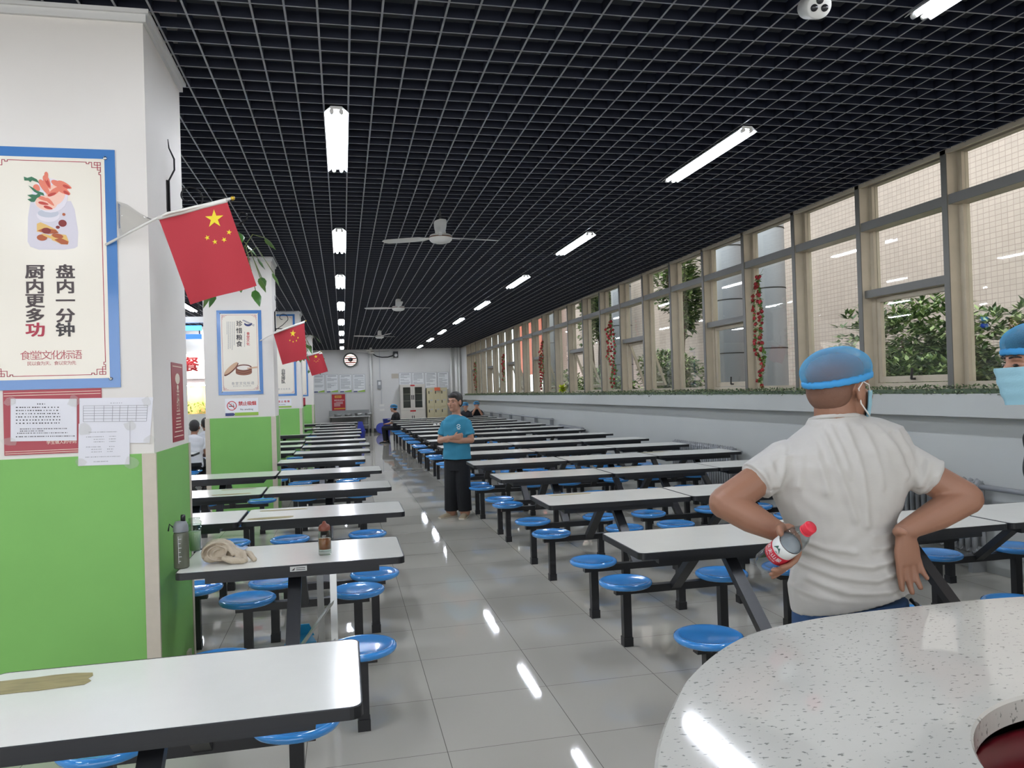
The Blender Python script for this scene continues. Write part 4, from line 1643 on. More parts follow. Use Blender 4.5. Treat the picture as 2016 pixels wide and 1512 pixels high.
def radiator(y0, y1, label, pipe):
    xr = XW - 0.11
    t = thing('radiator', label, 'radiator', 'cast radiators under the windows', (xr, (y0 + y1) / 2, 0))
    n = int((y1 - y0) / 0.068)
    for i in range(n):
        y = y0 + (y1 - y0) * (i + 0.5) / n
        b = MB()
        for dx in (-0.042, 0.042):
            b.tube([(xr + dx, y, 0.17), (xr + dx, y, 0.24), (xr + dx, y, 0.69), (xr + dx, y, 0.75)], [0.012, 0.021, 0.021, 0.012], 8)
        b.tube([(xr - 0.05, y, 0.71), (xr, y, 0.745), (xr + 0.05, y, 0.71)], [0.022, 0.03, 0.022], 8)
        b.tube([(xr - 0.05, y, 0.20), (xr, y, 0.18), (xr + 0.05, y, 0.20)], [0.022, 0.03, 0.022], 8)
        b.build('section', m_rad, t)
    MB().cyl((xr, y0, 0.71), (xr, y1, 0.71), 0.026, 10).build('header_pipe', m_rad, t)
    MB().cyl((xr, y0, 0.20), (xr, y1, 0.20), 0.026, 10).build('header_pipe', m_rad, t)
    for yy_ in (y0 + 0.1, y1 - 0.1):
        MB().box((xr - 0.03, yy_ - 0.02, 0), (XW - 0.001, yy_ + 0.02, 0.18)).build('bracket', m_rad, t)
    for z_ in (0.71, 0.20):
        MB().tube([(xr, y0, z_), (xr, y0 - pipe, z_)], 0.022, 10).build('supply_pipe', m_rad, t)


radiator(9.25, 11.1, 'long grey radiator under the windows, beyond the fourth table row', 0.2)
radiator(5.25, 7.5, 'long grey radiator under the windows, behind the man in white', 1.4)
radiator(15.8, 17.6, 'long grey radiator under the windows, far along the wall', 0.2)
b = MB()
for z_ in (0.86, 0.70):
    b.tube([(XW - 0.08, 18.2, z_), (XW - 0.08, 30.5, z_)], 0.018, 8)
for k in range(8):
    b.box((XW - 0.09, 18.5 + k * 1.6, 0.65), (XW - 0.001, 18.54 + k * 1.6, 0.88))
tag(b.build('pipe_rail', m_rad), 'pair of grey pipes running along the window wall past the far tables', 'pipe')

# ================================================================ ROUND END COUNTER
m_quartz = bpy.data.materials.new('white quartz')
m_quartz.use_nodes = True
nt = m_quartz.node_tree
p_ = nt.nodes['Principled BSDF']
p_.inputs['Roughness'].default_value = 0.06
p_.inputs['Specular IOR Level'].default_value = 0.55
tc = nt.nodes.new('ShaderNodeTexCoord')
mp = nt.nodes.new('ShaderNodeMapping')
mp.inputs['Rotation'].default_value = (0, 0, 0.5)
mp.inputs['Scale'].default_value = (1, 1.9, 1)
nt.links.new(tc.outputs['Object'], mp.inputs[0])
vo = nt.nodes.new('ShaderNodeTexNoise')
vo.inputs['Scale'].default_value = 62
vo.inputs['Detail'].default_value = 3
vo.inputs['Roughness'].default_value = 0.55
nt.links.new(mp.outputs[0], vo.inputs['Vector'])
cr = nt.nodes.new('ShaderNodeValToRGB')
cr.color_ramp.elements[0].position = 0.615
cr.color_ramp.elements[0].color = lin('#cdcbc2')
cr.color_ramp.elements[1].position = 0.665
cr.color_ramp.elements[1].color = lin('#85867f')
nt.links.new(vo.outputs[0], cr.inputs[0])
n2 = nt.nodes.new('ShaderNodeTexNoise')
n2.inputs['Scale'].default_value = 6
nt.links.new(tc.outputs['Object'], n2.inputs['Vector'])
mxq = nt.nodes.new('ShaderNodeMixRGB')
mxq.blend_type = 'MULTIPLY'
mxq.inputs[0].default_value = 0.12
nt.links.new(cr.outputs[0], mxq.inputs[1])
nt.links.new(n2.outputs[0], mxq.inputs[2])
nt.links.new(mxq.outputs[0], p_.inputs['Base Color'])
ZT = 1.0
ctl = [(3.3, 1.15), (2.6, 1.45), (2.15, 1.66), (1.77, 1.752), (1.45, 1.762), (1.3, 1.760), (1.143, 1.747), (0.982, 1.708), (0.887, 1.661), (0.78, 1.58), (0.671, 1.472), (0.611, 1.392), (0.522, 1.258), (0.46, 1.14), (0.41, 1.0), (0.38, 0.85), (0.38, 0.68), (0.42, 0.5), (0.52, 0.33), (0.70, 0.18), (0.95, 0.10), (1.3, 0.06), (2.0, 0.04), (3.3, 0.04)]


def smooth_line(p, n=4):
    out = []
    for i in range(len(p) - 1):
        p0, p1, p2, p3 = [Vector((*p[max(0, min(len(p) - 1, i + k))], 0)) for k in (-1, 0, 1, 2)]
        for j in range(n):
            t = j / n
            out.append(0.5 * ((2 * p1) + (p2 - p0) * t + (2 * p0 - 5 * p1 + 4 * p2 - p3) * t * t + (3 * p1 - p0 - 3 * p2 + p3) * t ** 3))
    out.append(Vector((*p[-1], 0)))
    return out


outer = smooth_line(ctl)
hc, hr = Vector((1.275, 0.845, 0)), 0.365
bm = bmesh.new()
oz, th = ZT, 0.045
# top ring stitched between the outline and the hole by angle
no = len(outer)


def rim_rows():
    rows = []
    n = 144
    loop = outer + [outer[0]]
    for k in range(n):
        a = 2 * PI * k / n
        d = Vector((math.cos(a), math.sin(a), 0))
        best = 0
        for i in range(len(loop) - 1):
            p, e = loop[i] - hc, loop[i + 1] - loop[i]
            den = d.x * e.y - d.y * e.x
            if abs(den) < 1e-9:
                continue
            t_ = (p.x * e.y - p.y * e.x) / den
            u_ = (p.x * d.y - p.y * d.x) / den
            if t_ > 0 and -1e-6 <= u_ <= 1 + 1e-6:
                best = max(best, t_)
        rows.append((hc + d * best, hc + d * hr))
    return rows


rows = rim_rows()
b = MB()


def ringz(pts, z, off=0.0, c=None):
    return [(p.x, p.y, z) for p in pts]


outer2 = [q for q, _ in rows]
inset = [q + (hc - q).normalized() * 0.006 for q, _ in rows]
hole = [h for _, h in rows]
hol2 = [h + (h - hc).normalized() * 0.004 for h in hole]
b.loft([ringz(hole, oz - th), ringz(hole, oz - 0.005), ringz(hol2, oz), ringz(inset, oz), ringz(outer2, oz - 0.006), ringz(outer2, oz - th - 0.012), ringz(inset, oz - th - 0.012), ringz(hole, oz - th)], cap=False, smooth=False)
ct = thing('service_counter', 'round ended white speckled counter with a round waste opening, in the foreground', 'counter', None, (1.3, 0.9, 0))
b.build('worktop', m_quartz, ct)
b = MB()
ins = [q + (hc - q).normalized() * 0.10 for q in outer2]
b.loft([ringz(ins, 0.0), ringz(ins, oz - th - 0.0125)], cap=False, smooth=True)
b.build('base_panel', mat('counter base panel', '#8c8a86', 0.4), ct)
t = thing('waste_bin', 'dark red bin sunk under the round hole in the counter', 'bin', None, (hc.x, hc.y, 0))
m_bin = mat('dark red plastic', '#5d0f18', 0.35)
MB().lathe([(0.0, 0.02), (0.30, 0.02), (0.36, 0.90), (0.385, 0.90), (0.385, 0.93), (0.372, 0.93), (0.352, 0.88), (0.29, 0.05), (0.0, 0.05)], 40, (hc.x, hc.y, 0), cap=False).build('bin_body', m_bin, t)
MB().lathe([(0.0, 0.0), (0.305, 0.0), (0.305, 0.02), (0, 0.02)], 40, (hc.x, hc.y, 0)).build('bin_base', m_bin, t)

# ================================================================ BACK WALL
def B(u, v, y=None):
    return ony(600 + u * 320 / 2016, 680 + v * 180 / 1134, YB if y is None else y)


m_frame = mat('grey aluminium', '#b9bbbd', 0.35, 0.6)
m_board = mat('notice board white', '#e2e3e3', 0.4)
m_text = mat('board print', '#8d9092', 0.6)
c = B(567, 182)
r = (B(659, 182) - c).length
t = thing('round_vent', 'round exhaust vent with daylight behind red slats, high on the back wall', 'vent', None, (c.x, YB, c.z))


def ringy(b, c, y0, y1, r0, r1, n=32):
    b.loft([[(c.x + rr * math.cos(2 * PI * k / n), yy_, c.z + rr * math.sin(2 * PI * k / n)) for k in range(n)] for rr, yy_ in ((r1, y1), (r1, y0), (r0, y0), (r0, y1))], cap=False, smooth=False)
    return b


ringy(MB(), c, YB - 0.09, YB - 0.001, r * 0.80, r).build('frame_ring', mat('dark vent frame', '#4a504b', 0.5), t)
MB().lathe([(0, 0), (r * 0.81, 0), (r * 0.81, 0.01), (0, 0.01)], 32, (c.x, YB - 0.004, c.z), (0, -1, 0)).build('daylight_opening', emis('daylight', '#fff2e6', 1.6), t)
for k, dz in enumerate((0.48, 0.2, -0.06, -0.34, -0.6)):
    w = math.sqrt(max(0, 0.78 ** 2 - dz * dz)) * r
    MB().box((c.x - w, YB - 0.06, c.z + dz * r - 0.014 * (1 + k % 2)), (c.x + w, YB - 0.03, c.z + dz * r + 0.014 * (1 + k % 2))).build('slat', mat('vent red', '#8d2f2b', 0.5), t)
b = MB().ell((c.x, YB - 0.07, c.z + 0.06 * r), ((r * 0.34, 0, 0), (0, 0.03, 0), (0, 0, r * 0.3)), 14, 8)
b.build('motor', mat('vent motor', '#241b1c', 0.5), t)
rnd = random.Random(31)


def board(u0, u1, v0, v1, label, strip, seed, group):
    a, d = B(u0, v0), B(u1, v1)
    t = thing('notice_board', label, 'notice board', group, ((a.x + d.x) / 2, YB, d.z))
    x0, x1, z1, z0 = a.x, d.x, a.z, d.z
    MB().box((x0 + 0.02, YB - 0.02, z0 + 0.02), (x1 - 0.02, YB - 0.001, z1 - 0.02)).build('sheet', m_board, t)
    f = MB()
    e = 0.022
    f.box((x0, YB - 0.028, z0), (x0 + e, YB - 0.001, z1)).box((x1 - e, YB - 0.028, z0), (x1, YB - 0.001, z1)).box((x0 + e, YB - 0.028, z1 - e), (x1 - e, YB - 0.001, z1)).box((x0 + e, YB - 0.028, z0), (x1 - e, YB - 0.001, z0 + e))
    f.build('frame', m_frame, t)
    rn = random.Random(seed)
    b = MB()
    z = z1 - 0.09
    b.box((x0 + (x1 - x0) * 0.15, YB - 0.0215, z1 - 0.085), (x1 - (x1 - x0) * 0.15, YB - 0.0205, z1 - 0.055))
    while z > z0 + (0.2 if strip else 0.09):
        z -= 0.037
        if rn.random() < 0.15:
            continue
        b.box((x0 + 0.06, YB - 0.0215, z), (x0 + 0.06 + (x1 - x0 - 0.12) * rn.choice((0.4, 0.7, 0.9, 1.0, 1.0)), YB - 0.0205, z + 0.014))
    b.build('printed_text', m_text, t)
    if strip:
        MB().prism([(x0 + 0.18, YB - 0.0205, z0 + 0.03), (x1 - 0.02, YB - 0.0205, z0 + 0.03), (x1 - 0.02, YB - 0.0205, z0 + 0.12), (x0 + 0.22, YB - 0.0205, z0 + 0.07)], (0, -0.002, 0)).build('lime_strip', m_lime, t)
        MB().box((x0 + 0.03, YB - 0.0225, z0 + 0.03), (x0 + 0.19, YB - 0.0205, z0 + 0.075)).build('navy_strip', m_navy, t)


for i, (u0, u1) in enumerate(((100, 252), (258, 420), (425, 588), (592, 755))):
    board(u0, u1, 362 - i, 590 - i * 2, 'white notice board with a green strip, %s from the left under the round vent' % ORD[i], True, i, 'notice boards left of the pipe')
for i, (u0, u1, v1) in enumerate(((1165, 1326, 560), (1326, 1484, 560), (1486, 1644, 560), (1644, 1790, 548))):
    board(u0, u1, 338 - i * 2, v1, 'plain white notice board, %s from the left above the cabinet and lockers' % ORD[i], False, 10 + i, 'notice boards above the cabinets')
a, d = B(318, 600), B(522, 840)
t = thing('framed_red_poster', 'red poster in a grey frame below the left notice boards', 'poster', None, ((a.x + d.x) / 2, YB, d.z))
MB().box((a.x, YB - 0.03, d.z), (d.x, YB - 0.001, a.z)).build('frame', m_frame, t)
x0, x1, z0, z1 = a.x + 0.05, d.x - 0.05, d.z + 0.06, a.z - 0.03
MB().box((x0, YB - 0.034, z0), (x1, YB - 0.0301, z1)).build('sheet', mat('bright red sheet', '#a81c26', 0.4), t)
b = MB()
w, h = x1 - x0, z1 - z0
b.box((x0 + w * 0.22, YB - 0.036, z0 + h * 0.79), (x0 + w * 0.72, YB - 0.0341, z0 + h * 0.93))
b.build('yellow_band', mat('poster yellow', '#dba93c', 0.5), t)
b = MB()
b.box((x0 + w * 0.15, YB - 0.036, z0 + h * 0.16), (x0 + w * 0.98, YB - 0.0341, z0 + h * 0.22))
b.build('yellow_band', mat('poster yellow', '#dba93c', 0.5), t)
b = MB()
fy = face(YB - 0.0365)
text_row(b, '告知书', x0 + w * 0.28, z0 + h * 0.86, h * 0.085, fy, 0.02, gap=w * 0.13)
b.build('yellow_band_text', m_redp, t)
b = MB()
text_row(b, '厨房安全用火', x0 + w * 0.18, z0 + h * 0.66, h * 0.085, face(YB - 0.0345), 0.015, gap=w * 0.125)
for k in range(6):
    b.box((x0 + w * (0.16 if k else 0.3), YB - 0.0355, z0 + h * (0.55 - k * 0.045)), (x0 + w * (0.62 + 0.2 * (k < 3)), YB - 0.0341, z0 + h * (0.565 - k * 0.045)))
b.build('white_print', m_board, t)
# pipes and cables
b = MB()
a, d = B(812, 60), B(816, 1134)
t = thing('drain_pipe', 'white vertical pipe on the back wall between the notice boards', 'pipe', None, (a.x, YB, 0))
MB().cyl((a.x, YB - 0.06, 0), (a.x, YB - 0.06, 4.1), 0.055, 14).build('pipe', m_plast, t)
for z_ in (0.8, 2.0, 3.2):
    MB().box((a.x - 0.08, YB - 0.09, z_), (a.x + 0.08, YB - 0.001, z_ + 0.03)).build('clamp', m_frame, t)
for i, (u, lab) in enumerate(((1808, 'white vertical pipe in the back right corner, left of three'), (1870, 'white vertical pipe in the back right corner, middle of three'), (1905, 'white vertical pipe in the back right corner, right of three'))):
    a = B(u, 60)
    tag(MB().cyl((a.x, YB - 0.07, 0), (a.x, YB - 0.07, 4.1), [0.05, 0.07, 0.05][i], 14).build('corner_pipe', m_plast), lab, 'pipe', 'pipes in the back right corner')
a, d = B(925, 485), B(955, 730)
t = thing('switch_box', 'grey switch box on a thin conduit on the back wall', 'switch box', None, (a.x, YB, a.z - 0.1))
MB().box((a.x - 0.09, YB - 0.09, a.z - 0.18), (a.x + 0.09, YB - 0.001, a.z + 0.18)).build('box', mat('grey box', '#8f9294', 0.5), t)
MB().box((a.x - 0.05, YB - 0.1, a.z - 0.02), (a.x + 0.05, YB - 0.09, a.z + 0.12)).build('dial', m_board, t)
MB().box((a.x + 0.02, YB - 0.03, a.z + 0.18), (a.x + 0.05, YB - 0.001, ZC)).build('conduit', m_frame, t)
MB().box((d.x - 0.015, YB - 0.03, d.z), (d.x + 0.015, YB - 0.001, a.z - 0.18)).build('conduit', m_frame, t)
for k in (0, 1):
    tag(MB().box((d.x - 0.1, YB - 0.03, d.z - 0.09 - k * 0.2), (d.x + 0.1, YB - 0.0305 + 0.03, d.z - k * 0.2), 0).build('wall_socket', m_plast), ['upper white wall socket below the switch box', 'lower white wall socket below the switch box'][k], 'wall socket', 'sockets below the switch box')
a, d = B(1075, 352), B(1163, 408)
tag(MB().box((a.x, YB - 0.02, d.z), (d.x, YB - 0.001, a.z)).build('metal_plaque', mat('beige plaque', '#b5ad9e', 0.5)), 'small beige plaque left of the upper right notice boards', 'plaque')
a = B(1125, 118)
t = thing('wall_camera', 'small dark security camera on the back wall with a looping cable', 'camera', None, (a.x, YB, a.z))
MB().box((a.x - 0.10, YB - 0.2, a.z - 0.12), (a.x + 0.10, YB - 0.001, a.z + 0.14)).build('housing', m_black, t)
MB().ell((a.x, YB - 0.21, a.z - 0.02), ((0.07, 0, 0), (0, 0.03, 0), (0, 0, 0.07)), 14, 8).build('lens', m_board, t)
q = [B(*p_, YB - 0.03) for p_ in ((1100, 125), (1030, 145), (960, 148), (890, 135), (850, 110))]
MB().tube(q, 0.022, 7).build('cable', m_black, t)

# cupboard and lockers
m_cab = mat('cream steel cabinet', '#cfcabf', 0.45)
m_cglass = glass_mat('cabinet glass', (0.80, 0.82, 0.80))
m_inside = mat('cabinet inside', '#a5a6a2', 0.7)
YC = 32.95
a, d = B(1180, 488, YC), B(1500, 900, YC)
x0, x1, zt = a.x, d.x, a.z
t = thing('glass_cabinet', 'tall cream steel cabinet with two glass doors against the back wall', 'cabinet', None, ((x0 + x1) / 2, YC, 0))
b = MB()
b.box((x0, YC, 0), (x0 + 0.03, YB - 0.04, zt)).box((x1 - 0.03, YC, 0), (x1, YB - 0.04, zt)).box((x0 + 0.03, YC, zt - 0.04), (x1 - 0.03, YB - 0.04, zt)).box((x0 + 0.03, YC + 0.02, 0), (x1 - 0.03, YB - 0.04, 0.7))
b.build('body', m_cab, t)
MB().box((x0 + 0.03, YB - 0.06, 0.7), (x1 - 0.03, YB - 0.041, zt - 0.04)).build('back_panel', m_inside, t)
xm = (x0 + x1) / 2
zg1, zg0 = B(1260, 520, YC).z, B(1260, 775, YC).z
for k in (0, 1):
    p0, p1 = (x0 + 0.032, xm - 0.004) if k == 0 else (xm + 0.004, x1 - 0.032)
    f = MB()
    e = 0.09
    f.box((p0, YC - 0.02, zg0 - 0.10), (p0 + e, YC, zt - 0.045)).box((p1 - e, YC - 0.02, zg0 - 0.10), (p1, YC, zt - 0.045)).box((p0 + e, YC - 0.02, zg1), (p1 - e, YC, zt - 0.045)).box((p0 + e, YC - 0.02, zg0 - 0.10), (p1 - e, YC, zg0))
    dr = f.build('door', m_cab, t)
    MB().box((p0 + e, YC - 0.012, zg0), (p1 - e, YC - 0.006, zg1)).build('glass', m_cglass, dr)
    MB().box(((p1 - 0.05) if k == 0 else p0 + 0.02, YC - 0.05, (zg0 + zg1) / 2 - 0.1), ((p1 - 0.02) if k == 0 else p0 + 0.05, YC - 0.02, (zg0 + zg1) / 2 + 0.1)).build('handle', m_dark, dr)
    d2 = MB().box((p0, YC - 0.02, 0.06), (p1, YC, zg0 - 0.11)).build('door', m_cab, t)
    MB().box(((p1 - 0.05) if k == 0 else p0 + 0.02, YC - 0.05, 0.5), ((p1 - 0.02) if k == 0 else p0 + 0.05, YC - 0.02, 0.66)).build('handle', m_dark, d2)
for v in (603, 690):
    z_ = B(1260, v, YC).z
    MB().box((x0 + 0.03, YC + 0.02, z_ - 0.015), (x1 - 0.03, YB - 0.06, z_ + 0.015)).build('shelf', m_cab, t)
for u0, u1, v0, v1 in ((1308, 1362, 490, 505), (1308, 1378, 805, 820)):
    p, q = B(u0, v0, YC), B(u1, v1, YC)
    MB().box((p.x, YC - 0.024, q.z), (q.x, YC - 0.0201, p.z)).build('red_sticker', m_signred, t)
a, d = B(1512, 530, YC), B(1775, 890, YC)
x0, x1, zt = a.x, d.x, a.z
m_lock = mat('yellowed locker steel', '#c6bd9a', 0.5)
t = thing('staff_locker', 'yellowed steel locker with nine small doors beside the glass cabinet', 'locker', None, ((x0 + x1) / 2, YC, 0))
MB().box((x0, YC, 0), (x1, YB - 0.04, zt)).build('body', m_lock, t)
hz = zt / 3 if False else (B(1600, 530, YC).z - B(1600, 645, YC).z)
for rr_ in range(3):
    for cc in range(3):
        w = (x1 - x0 - 0.04) / 3
        p0 = x0 + 0.02 + cc * w
        zz = zt - 0.03 - rr_ * hz
        dr = MB().box((p0 + 0.012, YC - 0.018, zz - hz + 0.02), (p0 + w - 0.012, YC, zz)).build('door', m_lock, t)
        MB().box((p0 + 0.05, YC - 0.03, zz - 0.22), (p0 + 0.085, YC - 0.018, zz - 0.10)).build('lock_handle', m_dark, dr)
        MB().box((p0 + 0.12, YC - 0.021, zz - 0.12), (p0 + 0.22, YC - 0.018, zz - 0.07)).build('name_slot', m_frame, dr)
p, q = B(1605, 528, YC), B(1675, 552, YC)
tag(MB().box((p.x, YC - 0.10, zt + 0.001), (q.x, YC + 0.05, zt + 0.02)).box((p.x, YC - 0.10, zt - 0.12), (q.x, YC - 0.085, zt + 0.001)).build('orange_packet', mat('orange packet', '#d2633f', 0.5)), 'orange and white packet lying over the top edge of the locker', 'packet')
# low things along the back wall
a, d = B(300, 868, 32.3), B(812, 955, 32.3)
t = thing('steel_side_table', 'grey steel side table with dishes against the back wall under the red poster', 'side table', None, ((a.x + d.x) / 2, 32.3, 0))
MB().box((a.x, 32.3, 0.71), (d.x, YB - 0.07, 0.75)).build('top', m_steel, t)
MB().box((a.x + 0.05, 32.34, 0.35), (d.x - 0.05, YB - 0.1, 0.38)).build('lower_shelf', m_steel, t)
MB().box((a.x, YB - 0.09, 0.75), (d.x, YB - 0.07, 0.98)).build('back_splash', mat('dull steel', '#8f918f', 0.4, 0.7), t)
for x_ in (a.x + 0.06, d.x - 0.06):
    for y_ in (32.38, YB - 0.14):
        MB().cyl((x_, y_, 0), (x_, y_, 0.71), 0.022, 8).build('leg', m_steel, t)
for k in range(4):
    x_ = a.x + 0.35 + k * 0.42
    tag(MB().lathe([(0.0, 0), (0.13, 0), (0.17, 0.10), (0.165, 0.10), (0.12, 0.012), (0, 0.012)], 18, (x_, 32.65, 0.7505)).build('steel_basin', m_steel), 'steel basin on the side table, %s from the left' % ORD[k], 'basin', 'basins on the side table')
m_bplast = mat('blue plastic', '#2a3ba0', 0.4)
a = ony(762, 840, 29.4)
t = thing('blue_bin', 'tall narrow blue plastic bin at the far end of the aisle, beside the seated person', 'bin', None, (a.x, 29.4, 0))
MB().lathe([(0, 0), (0.10, 0), (0.15, 0.66), (0.165, 0.66), (0.165, 0.68), (0.14, 0.68), (0.09, 0.03), (0, 0.03)], 20, (a.x, 29.4, 0), cap=False).build('body', m_bplast, t)
a = ony(751, 843, 31.6)
t = thing('round_blue_lid', 'round blue lid standing upright left of the blue bin at the far wall', 'lid', None, (a.x, 31.6, 0))
MB().lathe([(0.0, 0), (0.20, 0), (0.22, 0.01), (0.22, 0.04), (0.19, 0.05), (0, 0.05)], 28, (a.x, 31.6, a.z), (0, -1, 0.1)).build('disc', m_bplast, t)
MB().box((a.x - 0.03, 31.55, 0), (a.x + 0.03, 31.66, a.z - 0.19)).build('stand', m_bplast, t)
a = ony(711, 850, 28.0)
t = thing('mop_bucket', 'blue mop bucket with a raised wringer at the end of the left table rows', 'bucket', None, (a.x, 28.0, 0))
MB().lathe([(0, 0), (0.12, 0), (0.16, 0.32), (0.17, 0.33), (0.15, 0.33), (0.11, 0.03), (0, 0.03)], 20, (a.x, 28.0, 0), cap=False).build('pail', m_bplast, t)
MB().prism([(a.x - 0.15, 27.97, 0.30), (a.x + 0.15, 27.97, 0.30), (a.x + 0.05, 27.97, 0.66), (a.x - 0.09, 27.97, 0.66)], (0, 0.06, 0)).build('wringer', m_bplast, t)
o = MB().box((XL, YB - 0.03, 0), (XW, YB - 0.001, 0.16)).build('baseboard_back', mat('dark skirting', '#2d2e33', 0.5))
tag(o, kind='structure')

# ================================================================ CEILING CAMERA
c = onz(1612, 12, ZC - 0.16)
t = thing('bullet_camera', 'white security camera with three lenses under the ceiling, top right', 'security camera', None, (c.x, c.y, ZC))
ax = (Vector((0, 0, 1.5)) - c).normalized()
ax = Vector((-0.30, -0.86, -0.42)).normalized()
MB().lathe([(0.03, -0.20), (0.055, -0.19), (0.058, 0.0), (0.052, 0.012), (0.0, 0.013)], 28, c, ax).build('housing', m_plast, t)
MB().bar(c - ax * 0.10 + Vector((0, 0, 0.055)), c - ax * 0.10 + Vector((0, 0, ZC - c.z)), 0.03, 0.03, (0, 1, 0)).build('mount', m_plast, t)
s_ = ax.orthogonal().normalized()
s2 = ax.cross(s_)
up = Vector((0, 0, 1)) - ax * ax.z
up.normalize()
sd = ax.cross(up)
for k, (u_, v_) in enumerate(((0, 0.024), (-0.024, -0.010), (0.024, -0.006))):
    MB().lathe([(0.0165, 0.010), (0.0165, 0.016), (0.0, 0.016)], 18, c + sd * u_ + up * v_, ax).build('lens', mat('dark lens', '#2b2b2e', 0.15), t)

# ================================================================ SERVING STALL IN THE LEFT HALL
m_lit = emis('lit sign face', '#fff6ee', 1.5)
YS = 21.0
def S_(px, py):
    return ony(px, py, YS)
xl, xr_ = S_(330, 700).x, S_(430, 700).x
t = thing('serving_stall', 'brightly lit serving stall at the far left behind the columns', 'stall', None, ((xl + xr_) / 2, YS, 0))
MB().box((xl - 1.5, YS + 0.12, 0), (xr_, YS + 0.3, 3.5)).build('rear_panel', m_white, t)
z0, z1 = S_(390, 746).z, S_(390, 697).z
MB().box((xl - 1.5, YS, z0), (xr_, YS + 0.12, z1)).build('sign_box', m_lit, t)
b = MB()
p = S_(379, 717)
text_row(b, '餐', p.x - 0.22, p.z, 0.36, face(YS - 0.003), 0.03)
b.build('sign_lettering', m_signred, t)
z2 = S_(390, 757).z
MB().box((xl - 1.5, YS - 0.25, z2), (xr_, YS + 0.12, z0)).build('awning', mat('brown awning', '#3a302a', 0.6), t)
z3 = S_(390, 815).z
m_curt = mat('yellow curtain', '#f0c174', 0.8)
b = MB()
n = 46
ring = []
for i in range(n + 1):
    x_ = xl - 1.5 + (xr_ - xl + 1.5) * i / n
    ring.append((x_, YS + 0.06 + 0.035 * math.sin(i * 1.3)))
vs = [(x_, y_, z3) for x_, y_ in ring] + [(x_, y_, z2) for x_, y_ in ring]
b.add(vs, [(i, i + 1, n + 2 + i, n + 1 + i) for i in range(n)], 0, True)
b.build('curtain', m_curt, t)
MB().box((xl - 1.5, YS - 0.4, 0), (xr_, YS + 0.12, 0.95)).build('counter', m_white, t)
MB().box((xl - 1.5, YS - 0.02, 0.95), (xr_, YS + 0.11, z3)).build('splash_panel', m_white, t)
for k in range(2):
    MB().cyl((xl - 1.2, YS - 0.30 - k * 0.06, z2 - 0.03), (xr_ - 0.1, YS - 0.30 - k * 0.06, z2 - 0.03), 0.013, 8).build('added_fill_tube', m_tube, t)  # unseen tubes added under the awning to brighten curtain and counter
b = MB()
rnd = random.Random(5)
for i in range(200):
    p = Vector((xl - 0.5 + rnd.random() * (xr_ - xl + 0.4), YS - 0.12 + rnd.uniform(-0.05, 0.05), z3 + rnd.uniform(0.0, 0.28)))
    leaf_quad(b, p, (rnd.uniform(-1, 1), rnd.uniform(-0.6, 0.3), rnd.uniform(0, 1)), (0, 0, 1), 0.12, 0.05, 0)
tag(b.build('potted_greenery', mat('bright leaf', '#9fb93a', 0.5)), 'yellow green plants along the lit serving stall at the far left', 'plant', None, 'stuff')
m_neon = emis('blue light', '#2a55ff', 3.0)
t = thing('blue_sign_lamp', 'glowing blue light bar hung under the ceiling at the far left', 'light bar', None, (-2.5, 14, 2.8))
for py_, c_ in ((646, emis('cyan light', '#49a8ff', 3.0)), (663, m_neon)):
    p, q = ony(366, py_, 14), ony(404, py_, 14)
    MB().box((p.x - 1.0, 13.97, p.z - 0.04), (q.x - 0.06, 14.03, p.z + 0.04)).build('light_bar', c_, t)
p, q = ony(366, 630, 14), ony(402, 630, 14)
MB().box((p.x - 1.0, 13.95, p.z - 0.05), (q.x, 14.05, p.z + 0.05)).build('carrier_rail', m_white, t)
for x_ in (p.x - 0.6, q.x - 0.08):
    MB().cyl((x_, 14, p.z + 0.05), (x_, 14, ZC + 0.02), 0.01, 6).build('drop_rod', m_black, t)
    MB().cyl((x_, 14, ony(390, 663, 14).z), (x_, 14, p.z - 0.05), 0.01, 6).build('drop_rod', m_black, t)

# ================================================================ THINGS ON AND UNDER THE NEAR LEFT TABLE
def at(px, py, z=TZ):
    return onz(px, py, z)


m_smoke = mat('smoky plastic', '#55584b', 0.25, spec=0.5)
m_clear = glass_mat('clear plastic', (0.88, 0.92, 0.90))
p = at(358, 1118)
t = thing('sports_bottle', 'tall smoky grey sports bottle standing against the nearest column', 'bottle', None, (p.x, p.y, TZ))
MB().lathe([(0.0, 0), (0.034, 0), (0.037, 0.006), (0.037, 0.165), (0.034, 0.178), (0.03, 0.182), (0, 0.182)], 28, (p.x, p.y, TZ + 0.001)).build('body', m_smoke, t)
b = MB()
for k in range(6):
    z_ = TZ + 0.04 + k * 0.022
    b.box((p.x - 0.006, p.y - 0.0378, z_), (p.x + 0.004 + 0.004 * (k % 2), p.y - 0.0366, z_ + 0.0015))
b.box((p.x - 0.0065, p.y - 0.0378, TZ + 0.03), (p.x - 0.0055, p.y - 0.0366, TZ + 0.165))
b.build('measure_marks', m_board, t)
MB().lathe([(0.036, 0.183), (0.037, 0.187), (0.035, 0.215), (0.026, 0.235), (0.0, 0.24)], 24, (p.x, p.y, TZ)).build('cap', mat('grey cap', '#7d8084', 0.35), t)
b = MB()
b.lathe([(0.012, 0.236), (0.012, 0.26), (0.010, 0.268), (0.0, 0.269)], 14, (p.x + 0.012, p.y, TZ))
b.build('spout', m_black, t)
b = MB()
b.tube([(p.x - 0.03, p.y, TZ + 0.20), (p.x - 0.052, p.y - 0.005, TZ + 0.225), (p.x - 0.058, p.y - 0.005, TZ + 0.19)], 0.004, 6)
b.build('strap', m_black, t)
p = at(384, 1085)
t = thing('clear_tumbler', 'clear plastic cup with a lid behind the sports bottle', 'cup', None, (p.x, p.y, TZ))
